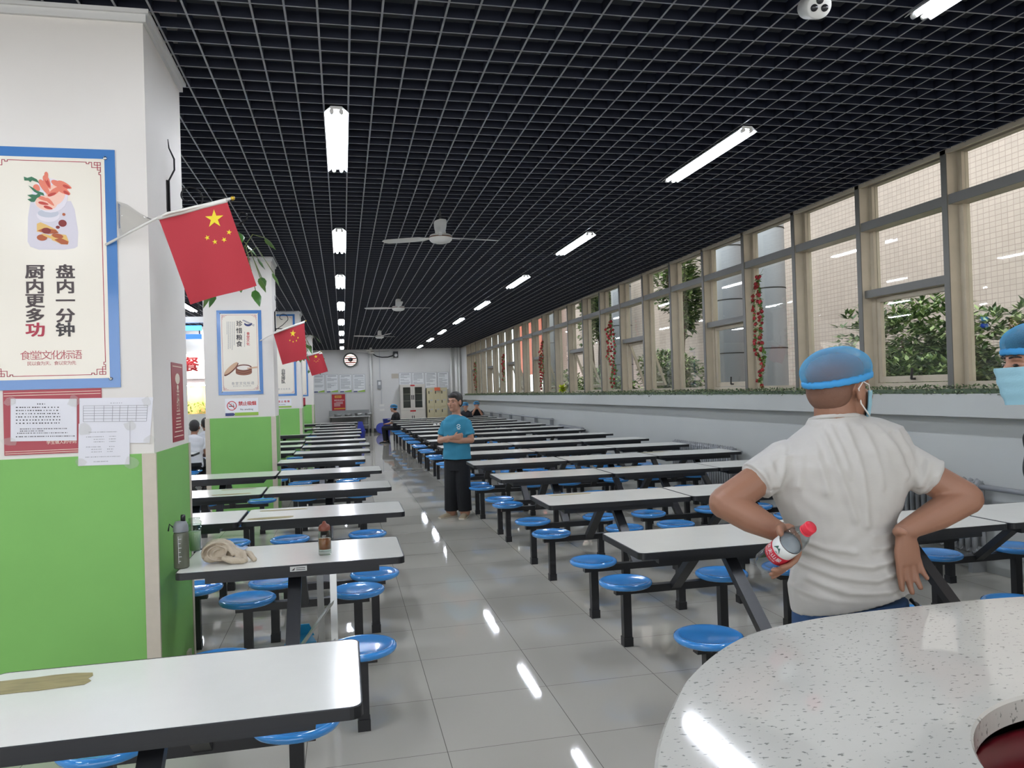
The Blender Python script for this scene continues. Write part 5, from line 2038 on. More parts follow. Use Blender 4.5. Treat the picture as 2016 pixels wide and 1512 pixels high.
MB().lathe([(0.0, 0.001), (0.030, 0.001), (0.036, 0.15), (0.0345, 0.15), (0.028, 0.006), (0, 0.006)], 24, (p.x, p.y, TZ), cap=False).build('cup_body', m_clear, t)
MB().lathe([(0.037, 0.145), (0.038, 0.165), (0.03, 0.17), (0.03, 0.185), (0.0, 0.186)], 24, (p.x, p.y, TZ), cap=False).build('lid', glass_mat('clear lid', (0.80, 0.85, 0.80)), t)
MB().lathe([(0.0, 0.007), (0.0275, 0.007), (0.033, 0.11), (0, 0.11)], 20, (p.x, p.y, TZ)).build('pale_drink', mat('pale green drink', '#a9b99a', 0.3), t)
# rolled towel
p0, p1, p2 = at(412, 1112), at(437, 1100), at(450, 1110)
m_tow = mat('beige towel', '#b8ab97', 0.9, bump=0.4, bump_scale=200)
b = MB()
cx = p0 + Vector((0.045, 0.03, 0))
b.ell(cx + Vector((0.0, 0.022, 0.056)), ((0.088, 0, 0), (0, 0.038, 0), (0, 0, 0.055)), 24, 16)
b.ell(cx + Vector((-0.04, 0.01, 0.03)), ((0.045, 0, 0), (0, 0.036, 0), (0, 0, 0.029)), 18, 12)
for lay, (dy, sc) in enumerate(((0.0, 1.0), (0.045, 1.04))):
    pts = []
    for i in range(44):
        a_ = i * 0.36 + 0.6
        r_ = 0.010 + 0.0029 * a_
        pts.append(cx + Vector((1.45 * r_ * math.cos(a_) * sc, dy + 0.006 * math.sin(i * 0.7), 0.058 + r_ * math.sin(a_) * 0.98 * sc)))
    b.limb(pts, [(0.030 + 0.006 * math.sin(i * 0.5), 0.0068) for i in range(44)], 14, lat=(0, 1, 0))
for k, (q0, q1, q2, r_) in enumerate((((0.05, -0.01, 0.075), (0.095, -0.035, 0.045), (0.10, -0.05, 0.012), 0.014), ((0.07, 0.01, 0.07), (0.12, -0.02, 0.045), (0.135, -0.045, 0.012), 0.013), ((0.08, 0.03, 0.05), (0.15, 0.0, 0.035), (0.175, -0.03, 0.012), 0.014),
                                     ((0.03, -0.04, 0.03), (0.07, -0.065, 0.02), (0.12, -0.06, 0.014), 0.016), ((0.0, 0.02, 0.09), (0.05, -0.02, 0.085), (0.075, -0.045, 0.05), 0.012), ((-0.02, 0.03, 0.10), (0.03, 0.01, 0.098), (0.07, 0.0, 0.075), 0.013))):
    b.limb([cx + Vector(q0), cx + Vector(q1), cx + Vector(q2)], [r_, r_ * 1.15, r_], 12)


def towel_fn(me):
    for v in me.vertices:
        v.co += v.normal * (0.0025 * noise.noise(v.co * 30))
        v.co.z = max(v.co.z, TZ + 0.0012)


o = remesh(b, 'rolled_towel', 0.0032, 2, m_tow, None, towel_fn)
tag(o, 'crumpled beige towel rolled up beside the sports bottle', 'towel')
# paper sheet
q = [at(437, 1092), at(487, 1083), at(478, 1075), at(448, 1074)]
q = [at(436, 1096), at(461, 1098), at(489, 1079), at(455, 1076)]
b = MB()
n = 6
vs = []
for j in range(n + 1):
    for i in range(n + 1):
        e = q[0].lerp(q[1], i / n).lerp(q[3].lerp(q[2], i / n), j / n)
        vs.append((e.x, e.y, TZ + 0.002 + 0.012 * (math.sin(i * 0.9) ** 2) * (j / n)))
b.add(vs, [(j * (n + 1) + i, j * (n + 1) + i + 1, (j + 1) * (n + 1) + i + 1, (j + 1) * (n + 1) + i) for j in range(n) for i in range(n)], 0, True)
b.add([(v[0], v[1], v[2] - 0.0008) for v in vs], [(j * (n + 1) + i, (j + 1) * (n + 1) + i, (j + 1) * (n + 1) + i + 1, j * (n + 1) + i + 1) for j in range(n) for i in range(n)], 0, True)
o = b.build('folded_leaflet', mat('blue white leaflet', '#9fb4d6', 0.5, noise_amt=0.35, noise_scale=9))
tag(o, 'creased blue and white leaflet behind the towel', 'leaflet')
# tea bottle
p = at(640, 1092)
t = thing('tea_bottle', 'clear bottle half full of brown tea with a brown cap, on the second left table', 'bottle', None, (p.x, p.y, TZ))
MB().lathe([(0.0, 0.001), (0.032, 0.001), (0.034, 0.008), (0.0345, 0.06), (0.0345, 0.10), (0.030, 0.128), (0.0255, 0.132), (0.024, 0.132), (0.0285, 0.125), (0.033, 0.10), (0.033, 0.02), (0.0, 0.018)], 28, (p.x, p.y, TZ), cap=False).build('glass_body', m_clear, t)
MB().lathe([(0.0, 0.032), (0.0322, 0.032), (0.0322, 0.088), (0.0, 0.088)], 28, (p.x, p.y, TZ)).build('tea', mat('brown tea', '#8a4a1e', 0.2), t)
MB().lathe([(0.029, 0.130), (0.031, 0.134), (0.031, 0.146), (0.026, 0.158), (0.012, 0.166), (0.007, 0.178), (0.0, 0.180)], 24, (p.x, p.y, TZ), cap=False).build('cap', mat('brown cap', '#6a3423', 0.4), t)
# plate clipped on the table edge
a = ony(571, 1121, LT[1] - TW / 2 - 0.003)
t = thing('metal_tag', 'small printed metal tag on the front edge of the second left table', 'tag', None, (a.x, a.y, a.z - 0.01))
MB().box((a.x, a.y - 0.003, TZ - 0.031), (a.x + 0.082, a.y + 0.0025, TZ - 0.006)).build('plate', m_steel, t)
b = MB()
b.prism([(a.x + 0.006, a.y - 0.0031, TZ - 0.026), (a.x + 0.026, a.y - 0.0031, TZ - 0.011), (a.x + 0.02, a.y - 0.0031, TZ - 0.026)], (0, -0.0006, 0))
for k in range(2):
    b.box((a.x + 0.03, a.y - 0.0036, TZ - 0.016 - k * 0.009), (a.x + 0.075, a.y - 0.0031, TZ - 0.0125 - k * 0.009))
b.build('print', m_ink, t)
# folding stand under that table
t = thing('folding_stand', 'folded stainless steel stand with crossed legs under the second left table', 'stand', None, (at(615, 1250, 0).x, 4.2, 0))
x_ = -0.10
b = MB()
MB().bar((x_ + 0.02, 4.22, 0.0), (x_ + 0.02, 4.28, 0.66), 0.035, 0.014, (0, 1, 0)).build('leg', m_steel, t)
MB().bar((x_ - 0.05, 4.36, 0.0), (x_ - 0.05, 4.30, 0.66), 0.035, 0.014, (0, 1, 0)).build('leg', m_steel, t)
MB().bar((x_ + 0.02, 4.25, 0.30), (x_ - 0.17, 4.15, 0.10), 0.022, 0.01, (0, 0, 1)).build('brace', m_steel, t)
MB().bar((x_ + 0.02, 4.27, 0.50), (x_ - 0.15, 4.18, 0.30), 0.022, 0.01, (0, 0, 1)).build('brace', m_steel, t)
MB().bar((x_ - 0.07, 4.29, 0.66), (x_ + 0.05, 4.29, 0.66), 0.03, 0.03).build('top_rail', m_steel, t)
p = onz(593, 1262, 0)
t = thing('blue_dustpan', 'small blue plastic dustpan on the floor under the second left table', 'dustpan', None, (p.x, p.y, 0))
MB().prism([(p.x - 0.10, p.y - 0.08, 0.0), (p.x + 0.10, p.y - 0.08, 0.0), (p.x + 0.06, p.y + 0.1, 0.0), (p.x - 0.06, p.y + 0.1, 0.0)], (0, 0, 0.012)).build('pan', mat('teal blue plastic', '#2a86ab', 0.4), t)
MB().prism([(p.x - 0.08, p.y + 0.10, 0.0), (p.x + 0.08, p.y + 0.10, 0.0), (p.x + 0.05, p.y + 0.06, 0.09), (p.x - 0.05, p.y + 0.06, 0.09)], (0, 0.012, 0)).build('hood', mat('teal blue plastic', '#2a86ab', 0.4), t)

# ================================================================ PEOPLE
m_skin = mat('tanned skin', '#8f6650', 0.5, noise_amt=0.06, noise_scale=14)
m_skin2 = mat('light skin', '#a97d66', 0.5, noise_amt=0.05, noise_scale=14)
m_hair = mat('black hair', '#16130f', 0.55, bump=0.5, bump_scale=300)
m_stub = mat('shaved scalp', '#6d4c3b', 0.7, bump=0.2, bump_scale=400)
m_tee = mat('white cotton', '#b9b6b0', 0.85, bump=0.12, bump_scale=420, noise_amt=0.03, noise_scale=60, stretch=(1, 1, 6))
m_bluet = mat('teal blue cotton', '#33819e', 0.85, bump=0.1, bump_scale=300)
m_blackc = mat('black cloth', '#0e1014', 0.9)
m_denim = mat('blue denim', '#2c4a70', 0.85, bump=0.3, bump_scale=700, noise_amt=0.2, noise_scale=50)
m_shoe = mat('beige canvas', '#a99a80', 0.7)
m_shoeb = mat('black shoe', '#121214', 0.5)
m_maskm = mat('pale blue mask', '#8fb9c6', 0.8, bump=0.1, bump_scale=200)
m_loop = mat('white elastic', '#e4e0da', 0.7)
m_eye = mat('dark eye', '#1b1310', 0.3)
UP = Vector((0, 0, 1))


def cap_mat():
    m = bpy.data.materials.new('blue gauze cap')
    m.use_nodes = True
    nt = m.node_tree
    p = nt.nodes['Principled BSDF']
    p.inputs['Base Color'].default_value = lin('#5aa3cf')
    p.inputs['Roughness'].default_value = 0.95
    p.inputs['Specular IOR Level'].default_value = 0.05
    tx = nt.nodes.new('ShaderNodeTexNoise')
    tx.inputs['Scale'].default_value = 45
    tx.inputs['Detail'].default_value = 6
    tcd = nt.nodes.new('ShaderNodeTexCoord')
    nt.links.new(tcd.outputs['Object'], tx.inputs['Vector'])
    bp = nt.nodes.new('ShaderNodeBump')
    bp.inputs['Strength'].default_value = 0.7
    bp.inputs['Distance'].default_value = 0.01
    nt.links.new(tx.outputs[0], bp.inputs['Height'])
    nt.links.new(bp.outputs[0], p.inputs['Normal'])
    out = nt.nodes['Material Output']
    tr = nt.nodes.new('ShaderNodeBsdfTransparent')
    lw = nt.nodes.new('ShaderNodeLayerWeight')
    lw.inputs[0].default_value = 0.4
    mr = nt.nodes.new('ShaderNodeMapRange')
    mr.inputs['To Min'].default_value = 0.22
    mr.inputs['To Max'].default_value = 0.9
    nt.links.new(lw.outputs['Facing'], mr.inputs['Value'])
    mx = nt.nodes.new('ShaderNodeMixShader')
    nt.links.new(mr.outputs[0], mx.inputs[0])
    nt.links.new(tr.outputs[0], mx.inputs[1])
    nt.links.new(p.outputs[0], mx.inputs[2])
    nt.links.new(mx.outputs[0], out.inputs[0])
    return m


m_cap = cap_mat()


class Frame:
    """local axes: f forward, l to the person's left, u up"""
    def __init__(s, o, f, u=UP):
        s.o = Vector(o)
        s.f = Vector(f).normalized()
        u = Vector(u)
        s.l = u.cross(s.f).normalized()
        s.u = s.f.cross(s.l).normalized()

    def __call__(s, f, l, u):
        return s.o + s.f * f + s.l * l + s.u * u

    def ax(s, a, b, c):
        return (s.f * a, s.l * b, s.u * c)


def head_shape(b, H, k=1.0):
    b.ell(H(-0.012 * k, 0, 0.030 * k), H.ax(0.095 * k, 0.077 * k, 0.088 * k), 20, 14)
    b.ell(H(0.026 * k, 0, -0.035 * k), H.ax(0.066 * k, 0.063 * k, 0.085 * k), 18, 12)
    b.ell(H(0.060 * k, 0, -0.092 * k), H.ax(0.028 * k, 0.034 * k, 0.026 * k), 12, 8)
    b.ell(H(0.010 * k, 0, -0.075 * k), H.ax(0.055 * k, 0.058 * k, 0.035 * k), 14, 8)
    b.ell(H(0.074 * k, 0, 0.022 * k), H.ax(0.018 * k, 0.050 * k, 0.013 * k), 12, 8)
    b.limb([H(0.084 * k, 0, 0.012 * k), H(0.102 * k, 0, -0.018 * k), H(0.103 * k, 0, -0.034 * k)], [0.008 * k, 0.011 * k, 0.014 * k], 10)
    b.ell(H(0.086 * k, 0, -0.060 * k), H.ax(0.010 * k, 0.024 * k, 0.010 * k), 10, 6)
    for s in (-1, 1):
        b.ell(H(0.070 * k, s * 0.036 * k, -0.022 * k), H.ax(0.022 * k, 0.026 * k, 0.022 * k), 10, 6)
        b.ell(H(-0.006 * k, s * 0.081 * k, -0.008 * k), H.ax(0.020 * k, 0.009 * k, 0.033 * k), 12, 8)
        b.ell(H(-0.004 * k, s * 0.077 * k, -0.034 * k), H.ax(0.010 * k, 0.008 * k, 0.012 * k), 8, 6)


def add_face(root, H, k=1.0):
    for s in (-1, 1):
        MB().ell(H(0.083 * k, s * 0.033 * k, 0.000), H.ax(0.006 * k, 0.015 * k, 0.005 * k), 12, 8).build('eye', m_eye, root)
        MB().limb([H(0.089 * k, s * 0.014 * k, 0.024 * k), H(0.088 * k, s * 0.036 * k, 0.029 * k), H(0.076 * k, s * 0.056 * k, 0.023 * k)], [0.0035 * k, 0.004 * k, 0.002 * k], 8).build('eyebrow', m_hair, root)
    MB().ell(H(0.093 * k, 0, -0.061 * k), H.ax(0.004 * k, 0.021 * k, 0.004 * k), 10, 6).build('mouth', mat('lips', '#8a4f47', 0.5), root)


def hair_cap(root, H, k=1.0, m=None, long_=False):
    b = MB()
    b.ell(H(-0.020 * k, 0, 0.040 * k), H.ax(0.097 * k, 0.083 * k, 0.091 * k), 24, 16)
    b.ell(H(-0.052 * k, 0, -0.006 * k), H.ax(0.060 * k, 0.076 * k, 0.070 * k), 18, 12)
    b.ell(H(0.045 * k, 0, 0.075 * k), H.ax(0.045 * k, 0.062 * k, 0.034 * k), 16, 10)
    if long_:
        b.ell(H(-0.070 * k, 0, -0.05 * k), H.ax(0.05 * k, 0.07 * k, 0.09 * k), 16, 10)
    return remesh(b, 'hair', 0.006, 3, m or m_hair, root)


def bouffant(root, H, k=1.0, tilt=0.25):
    """gathered gauze cap: dome with a puckered elastic rim"""
    n, m = 64, 14
    T = Frame(H(-0.012 * k, 0, 0.036 * k), H.f * math.cos(tilt) + H.u * math.sin(tilt), H.u * math.cos(tilt) - H.f * math.sin(tilt))
    rings = []
    for i in range(m + 1):
        v = i / m
        a = v * PI / 2
        rad = max(0.02, math.cos(a)) ** 0.60
        hgt = math.sin(a) * 0.098 - 0.004
        bulge = 1.0 + 0.13 * math.sin(min(1, v * 1.5) * PI) * (1 - v * 0.4)
        ring = []
        for j in range(n):
            q = 2 * PI * j / n
            pk = 1 + (0.022 * math.cos(j * PI / 1.0 + 0) * (1 - v) ** 2) + 0.030 * noise.noise(Vector((math.cos(q) * 2.2, math.sin(q) * 2.2, v * 3))) + 0.012 * noise.noise(Vector((math.cos(q) * 9, math.sin(q) * 9, v * 2)))
            x = math.cos(q) * 0.108 * rad * bulge * pk
            y = math.sin(q) * 0.091 * rad * bulge * pk
            ring.append(T(x * k, y * k, hgt * k))
        rings.append(ring)
    b = MB().loft(rings, cap=True, smooth=True)
    o = b.build('gauze_cap', m_cap, root)
    rim = []
    for j in range(n):
        q = 2 * PI * j / n
        w = 1 + 0.008 * math.cos(j * PI)
        rim.append(T(math.cos(q) * 0.1085 * k * w, math.sin(q) * 0.0915 * k * w, (-0.004 + 0.0012 * math.sin(j * 2.3)) * k))
    rr = []
    for j in range(n):
        c = rim[j]
        d = (c - T(0, 0, -0.004 * k)).normalized()
        rr.append([c + d * (0.006 * k * math.cos(t)) + T.u * (0.011 * k * math.sin(t)) for t in [2 * PI * i / 8 for i in range(8)]])
    e = MB().loft(rr, closed=True, cap=False).build('elastic_rim', mat('cap elastic', '#3c90c8', 0.8), o)
    return o


def face_mask(root, H, k=1.0, loops=(-1, 1)):
    n, m = 18, 12
    rings = []
    for dd in (0.0, 0.003):
        vs = []
        for i in range(m + 1):
            v = i / m
            z = -0.005 - 0.112 * v
            for j in range(n + 1):
                a = (j / n - 0.5) * 2.9
                r = 0.070 * (1 - 0.22 * v ** 2)
                nose_ = 0.020 * math.exp(-(a / 0.35) ** 2) * (1 - v * 0.5)
                pl = 0.0018 * math.sin(v * 20)
                vs.append(H((0.032 + (r + nose_ + pl + dd) * math.cos(a)) * k, (r * 1.02 + dd) * math.sin(a) * k, z * k))
        rings.append(vs)
    b = MB()
    for s_, vs in enumerate(rings):
        fs = [(i * (n + 1) + j, i * (n + 1) + j + 1, (i + 1) * (n + 1) + j + 1, (i + 1) * (n + 1) + j) for i in range(m) for j in range(n)]
        b.add(vs, fs if s_ else [f[::-1] for f in fs], 0, True)
    o = b.build('face_mask', m_maskm, root)
    for s in loops:
        MB().tube([H(0.055 * k, s * 0.068 * k, -0.012 * k), H(0.03 * k, s * 0.082 * k, 0.012 * k), H(-0.004 * k, s * 0.088 * k, 0.022 * k), H(-0.022 * k, s * 0.086 * k, 0.0), H(-0.008 * k, s * 0.083 * k, -0.045 * k), H(0.03 * k, s * 0.076 * k, -0.075 * k), H(0.052 * k, s * 0.066 * k, -0.085 * k)], 0.0022 * k, 6).build('ear_loop', m_loop, o)
    return o


def hand(b, w, d, nrm, thumb, curl, k=1.0, spread=0.06, lens=(0.072, 0.080, 0.075, 0.060), thumb_bend=0.5, thumb_pts=None):
    """w wrist, d wrist to knuckles, nrm palm normal, thumb: the direction of the thumb side; curl: bend per joint of each finger"""
    d = Vector(d).normalized()
    n_ = Vector(nrm)
    n_ = (n_ - d * n_.dot(d)).normalized()
    t = Vector(thumb)
    t = (t - d * t.dot(d) - n_ * t.dot(n_)).normalized()
    w = Vector(w)
    P_ = 0.090 * k
    b.tube([w - d * 0.02 * k, w + d * 0.015 * k, w + d * P_ * 0.55, w + d * P_ * 0.97, w + d * P_ * 1.06], [(0.026 * k, 0.019 * k), (0.030 * k, 0.018 * k), (0.040 * k, 0.0155 * k), (0.040 * k, 0.013 * k), (0.034 * k, 0.008 * k)], 14, lat=t)
    for i in range(4):
        off = (0.030 - 0.0203 * i) * k
        base = w + d * (P_ * (0.96 - 0.05 * abs(i - 1.2))) + t * off
        dirv = (d + t * spread * (1.5 - i)).normalized()
        p = base - d * 0.018 * k
        pts = [p, base]
        c = curl[i] if isinstance(curl, (list, tuple)) else curl
        seg = [0.46, 0.30, 0.24]
        a = 0
        for q in range(3):
            a += c * (0.8 if q == 0 else 1.1)
            v = dirv * math.cos(a) + n_ * math.sin(a)
            pts.append(pts[-1] + v * lens[i] * seg[q] * k)
        r0 = (0.0099, 0.0103, 0.0099, 0.0087)[i] * k
        b.limb(pts, [r0, r0, r0 * 0.93, r0 * 0.87, r0 * 0.76], 10)
    if thumb_pts is None:
        v = (t * 0.75 + d * 0.65).normalized()
        p0 = w + d * 0.018 * k + t * 0.016 * k
        p1 = p0 + v * 0.040 * k + n_ * 0.008 * k
        v2 = (v + n_ * thumb_bend - t * 0.25 * thumb_bend).normalized()
        p2 = p1 + v2 * 0.032 * k
        p3 = p2 + (v2 + n_ * 0.2 * thumb_bend).normalized() * 0.024 * k
        thumb_pts = [p0, p1, p2, p3]
    b.limb(thumb_pts, [0.014 * k, 0.0125 * k, 0.0108 * k, 0.0085 * k], 10)


def shoe(root, ankle, f, m, k=1.0):
    F_ = Frame((ankle[0], ankle[1], 0), f)
    b = MB()
    prof = [(-0.075, 0.030, 0.045), (-0.06, 0.038, 0.055), (-0.02, 0.040, 0.058), (0.04, 0.040, 0.048), (0.10, 0.046, 0.036), (0.15, 0.044, 0.028), (0.185, 0.030, 0.020)]
    rings = []
    for f_, w_, h_ in prof:
        rings.append([F_(f_ * k, w_ * k * math.cos(a), max(0.0, h_ * k * 0.55 + h_ * k * math.sin(a) * (0.95 if math.sin(a) > 0 else 0.55))) for a in [2 * PI * i / 16 for i in range(16)]])
    b.loft(rings)
    o = b.build('shoe', m, root)
    s = MB()
    s.loft([[F_(f_ * k * 1.02, (w_ + 0.003) * k * c_, z_) for f_, w_, c_ in [(p[0], p[1], 1) for p in prof] + [(p[0], p[1], -1) for p in reversed(prof)]] for z_ in (0.0, 0.016)], smooth=False)
    s.build('sole', mat('shoe sole', '#d2cbbb', 0.7) if m is m_shoe else m_shoeb, o)


def wrinkle(me):
    n = len(me.vertices)
    co, no = np.empty(n * 3), np.empty(n * 3)
    me.vertices.foreach_get('co', co)
    me.vertex_normals.foreach_get('vector', no)
    co, no = co.reshape(-1, 3), no.reshape(-1, 3)
    x, y, z = co[:, 0], co[:, 1], co[:, 2]
    d = 0.003 * np.sin(z * 52 + 2.2 * np.sin(x * 15 + 1) + 2 * np.sin(y * 13)) + 0.003 * np.sin(x * 31 + 3 * np.sin(z * 12)) * np.sin(y * 27 + z * 9)
    co += no * d[:, None]
    me.vertices.foreach_set('co', co.ravel())
    me.update()


def figure(name, label, base, head, hk, neck, torso, lat, arms, ar, hands, legs, lr, skin, shirt, pants, sleeve, voxel=0.007, shirt_fn=None, sleeve_r=None, group=None, hips=None, pants_to=1.0, neck_r=0.058):
    t = thing(name, label, 'person', group, base)
    b = MB()
    head_shape(b, head, hk)
    b.limb([head(-0.022 * hk, 0, -0.06 * hk), (head(-0.03 * hk, 0, -0.11 * hk) + Vector(neck)) / 2, Vector(neck), Vector(neck) - UP * 0.05], [neck_r * 0.95, neck_r * 0.92, neck_r, neck_r * 1.15], 18)
    b.tube([c for c, rx, ry in torso], [(rx * 0.90, ry * 0.88) for c, rx, ry in torso], 24, lat=lat)
    for a in arms:
        b.limb(a[:2], ar[:2], 16)
        b.limb(a[1:], [ar[1] * 0.98] + list(ar[2:]), 16)
    for h in hands:
        h(b)
    for g in legs:
        b.limb(g, [r * 0.8 for r in lr], 14)
    body = remesh(b, 'body', voxel, 2, skin, t)
    s = MB()
    s.tube([c for c, rx, ry in torso], torso and [(rx, ry) for c, rx, ry in torso], 32, lat=lat)
    for i, a in enumerate(arms):
        sh, el = Vector(a[0]), Vector(a[1])
        e = sh.lerp(el, sleeve)
        r = sleeve_r or (ar[0] * 1.28, ar[0] * 1.22)
        s.limb([sh, sh.lerp(e, 0.5), sh.lerp(e, 0.8)], [r[0], (r[0] + r[1]) / 2, r[1]], 20)
        s.tube([sh.lerp(e, 0.45), e], [r[0] * 0.98, r[1] * 1.04], 20)
    remesh(s, 'shirt', voxel, 3, shirt, t, shirt_fn)
    p = MB()
    if hips:
        p.tube([c for c, rx, ry in hips], [(rx, ry) for c, rx, ry in hips], 24, lat=lat)
    for g in legs:
        g = [Vector(q) for q in g]
        e = g[-2].lerp(g[-1], pants_to)
        p.limb(g[:-1], lr[:-1], 18)
        p.tube([g[-2], e], [lr[-2], lr[-1]], 18)
    remesh(p, 'trousers', max(voxel, 0.007), 3, pants, t)
    return t


# ---------------------------------------------------------------- the man in white, seen from behind
D0 = 2.25
FW = Vector((math.sin(YAW), math.cos(YAW), 0))
K0 = D0 / F_PX


def Wp(px, py, d=D0):
    return dep(px, py, d)


tor = []
for cx, cy, hw, ry in ((1676, 1177, 119, .119), (1673, 1165, 118, .119), (1670, 1150, 117, .120), (1669, 1112, 110, .118), (1665, 1078, 101, .114), (1658, 1047, 102, .112), (1654, 1015, 111, .114), (1653, 985, 125, .118),
                       (1651, 955, 138, .122), (1654, 920, 146, .122), (1657, 888, 146, .112), (1652, 862, 126, .098), (1648, 841, 88, .084), (1645, 828, 58, .072), (1644, 819, 50, .066)):
    tor.append((Wp(cx, cy), hw * K0, ry))
armL = [Wp(1546, 906, 2.25), Wp(1428, 990, 2.19), Wp(1480, 1020, 2.165), Wp(1538, 1050, 2.135)]
armR = [Wp(1765, 903, 2.25), Wp(1901, 981, 2.20), Wp(1845, 1013, 2.175), Wp(1785, 1043, 2.135)]
hz = Wp(1676, 1215)
gx, gy = Wp(1672, 1150).x, Wp(1672, 1150).y
hd = _r0 * math.sin(math.radians(62)) + FW * math.cos(math.radians(62))
Hm = Frame(Wp(1653, 766, 2.25), hd - UP * 0.02)
leg = [[Vector((gx, gy, 0)) + _r0 * s * 0.088 + UP * 0.86, Vector((gx, gy, 0)) + _r0 * s * 0.105 - FW * 0.0 + UP * 0.46, Vector((gx, gy, 0)) + _r0 * s * 0.125 + UP * 0.08] for s in (-1, 1)]
# bottle he holds
bb, bt = Wp(1503, 1111, 2.12), Wp(1584, 1047, 1.985)
bax = (bt - bb).normalized()
e1 = FW - bax * FW.dot(bax)
e1.normalize()
e2 = bax.cross(e1).normalized()
if e2.dot(_r0) < 0:
    e2 = -e2           # e1 away from the camera, e2 to the lower right


def around(t_, a, r):
    return bb + bax * t_ + (e1 * math.cos(a) + e2 * math.sin(a)) * r


def hand_left(b):
    w = armL[-1]
    kn = around(0.085, 0.35, 0.052)
    b.tube([w - (kn - w).normalized() * 0.03, w, w.lerp(kn, 0.5), kn], [(0.027, 0.021), (0.030, 0.02), (0.040, 0.018), (0.042, 0.015)], 14, lat=bax)
    for i, t_ in enumerate((0.118, 0.097, 0.076, 0.056)):
        L_ = (2.75, 3.0, 2.85, 2.4)[i]
        pts = [around(t_, 0.1, 0.048)] + [around(t_ - 0.010 * q, 0.5 + (L_ - 0.5) * q / 5, 0.0425 + 0.001 * (q < 3)) for q in range(6)]
        r = (0.0092, 0.0096, 0.0092, 0.008)[i]
        b.limb(pts, [r * 1.1, r * 1.1, r * 1.05, r, r * 0.95, r * 0.9, r * 0.78], 10)
    b.limb([w + (kn - w) * 0.15, around(0.125, -0.7, 0.047), around(0.138, -1.25, 0.0445), around(0.148, -1.75, 0.0435)], [0.015, 0.013, 0.0115, 0.009], 10)


def hand_right(b):
    w = Wp(1781, 1046, 2.13)
    tp = [Wp(1767, 1047, 2.125), Wp(1767, 1046, 2.105), Wp(1773, 1046, 2.09), Wp(1781, 1049, 2.082)]
    hand(b, w, Wp(1789, 1110, 2.135) - w, -FW + _r0 * 0.25, -_r0, (0.05, 0.10, 0.15, 0.22), 1.02, 0.05, thumb_pts=tp)


folds = [  # polylines over the back in photo pixels, height, width
    ([(1598, 835), (1612, 900), (1632, 960), (1650, 1010)], 0.006, 0.009), ([(1580, 840), (1585, 900), (1600, 960)], 0.0045, 0.008),
    ([(1640, 838), (1655, 900), (1668, 970), (1672, 1020)], 0.006, 0.009), ([(1672, 836), (1690, 890), (1700, 950)], 0.004, 0.009),
    ([(1560, 850), (1556, 900), (1552, 950)], 0.004, 0.008), ([(1700, 835), (1735, 880), (1760, 930)], 0.005, 0.010), ([(1615, 838), (1628, 880), (1640, 930)], 0.004, 0.007),
    ([(1745, 850), (1768, 890), (1786, 950)], 0.006, 0.009), ([(1540, 870), (1528, 910), (1517, 950)], 0.006, 0.009),
    ([(1570, 1075), (1620, 1092), (1680, 1098), (1740, 1085), (1765, 1065)], 0.006, 0.008), ([(1565, 1100), (1620, 1118), (1690, 1124), (1760, 1105)], 0.006, 0.008),
    ([(1575, 1128), (1640, 1148), (1720, 1146), (1785, 1122)], 0.0055, 0.008), ([(1560, 1152), (1620, 1168), (1700, 1170), (1790, 1150)], 0.005, 0.008),
    ([(1765, 1050), (1730, 1062), (1690, 1066)], 0.005, 0.007), ([(1558, 1052), (1600, 1068), (1650, 1072)], 0.005, 0.007), ([(1760, 1030), (1720, 1040), (1690, 1040)], 0.004, 0.007),
    ([(1820, 880), (1800, 915), (1792, 950)], 0.005, 0.008), ([(1845, 900), (1822, 930), (1812, 950)], 0.004, 0.007), ([(1490, 880), (1505, 915), (1512, 950)], 0.005, 0.008), ([(1465, 905), (1490, 930), (1500, 955)], 0.004, 0.007)]
fold3 = [([Wp(*q) for q in pl], a, w) for pl, a, w in folds]


def tee_fn(me):
    n = len(me.vertices)
    co = np.empty(n * 3)
    no = np.empty(n * 3)
    me.vertices.foreach_get('co', co)
    me.vertex_normals.foreach_get('vector', no)
    co, no = co.reshape(-1, 3), no.reshape(-1, 3)
    x, z = co @ np.array(_r0), co[:, 2]
    fac = np.clip((0.5 - no @ np.array(FW)) / 0.4, 0, 1) * np.clip((0.75 - np.abs(no[:, 2])) / 0.3, 0, 1)
    zh = Wp(1670, 1177).z
    fac *= np.clip((z - zh - 0.012) / 0.03, 0, 1)
    disp = np.zeros(n)
    for pl, a, w in fold3:
        d2 = np.full(n, 9.0)
        for i in range(len(pl) - 1):
            x0, z0, x1, z1 = pl[i].dot(_r0), pl[i].z, pl[i + 1].dot(_r0), pl[i + 1].z
            dx, dz = x1 - x0, z1 - z0
            t_ = np.clip(((x - x0) * dx + (z - z0) * dz) / (dx * dx + dz * dz), 0, 1)
            d2 = np.minimum(d2, (x - x0 - t_ * dx) ** 2 + (z - z0 - t_ * dz) ** 2)
        disp += 2.0 * a * np.exp(-d2 / (2 * w * w)) - 0.9 * a * np.exp(-d2 / (2 * (2.2 * w) ** 2))
    disp += 0.0022 * np.sin(x * 60 + 3 * np.sin(z * 25)) * np.sin(z * 47 + 2 * np.sin(x * 31))
    co += no * (disp * fac)[:, None]
    me.vertices.foreach_set('co', co.ravel())
    me.update()


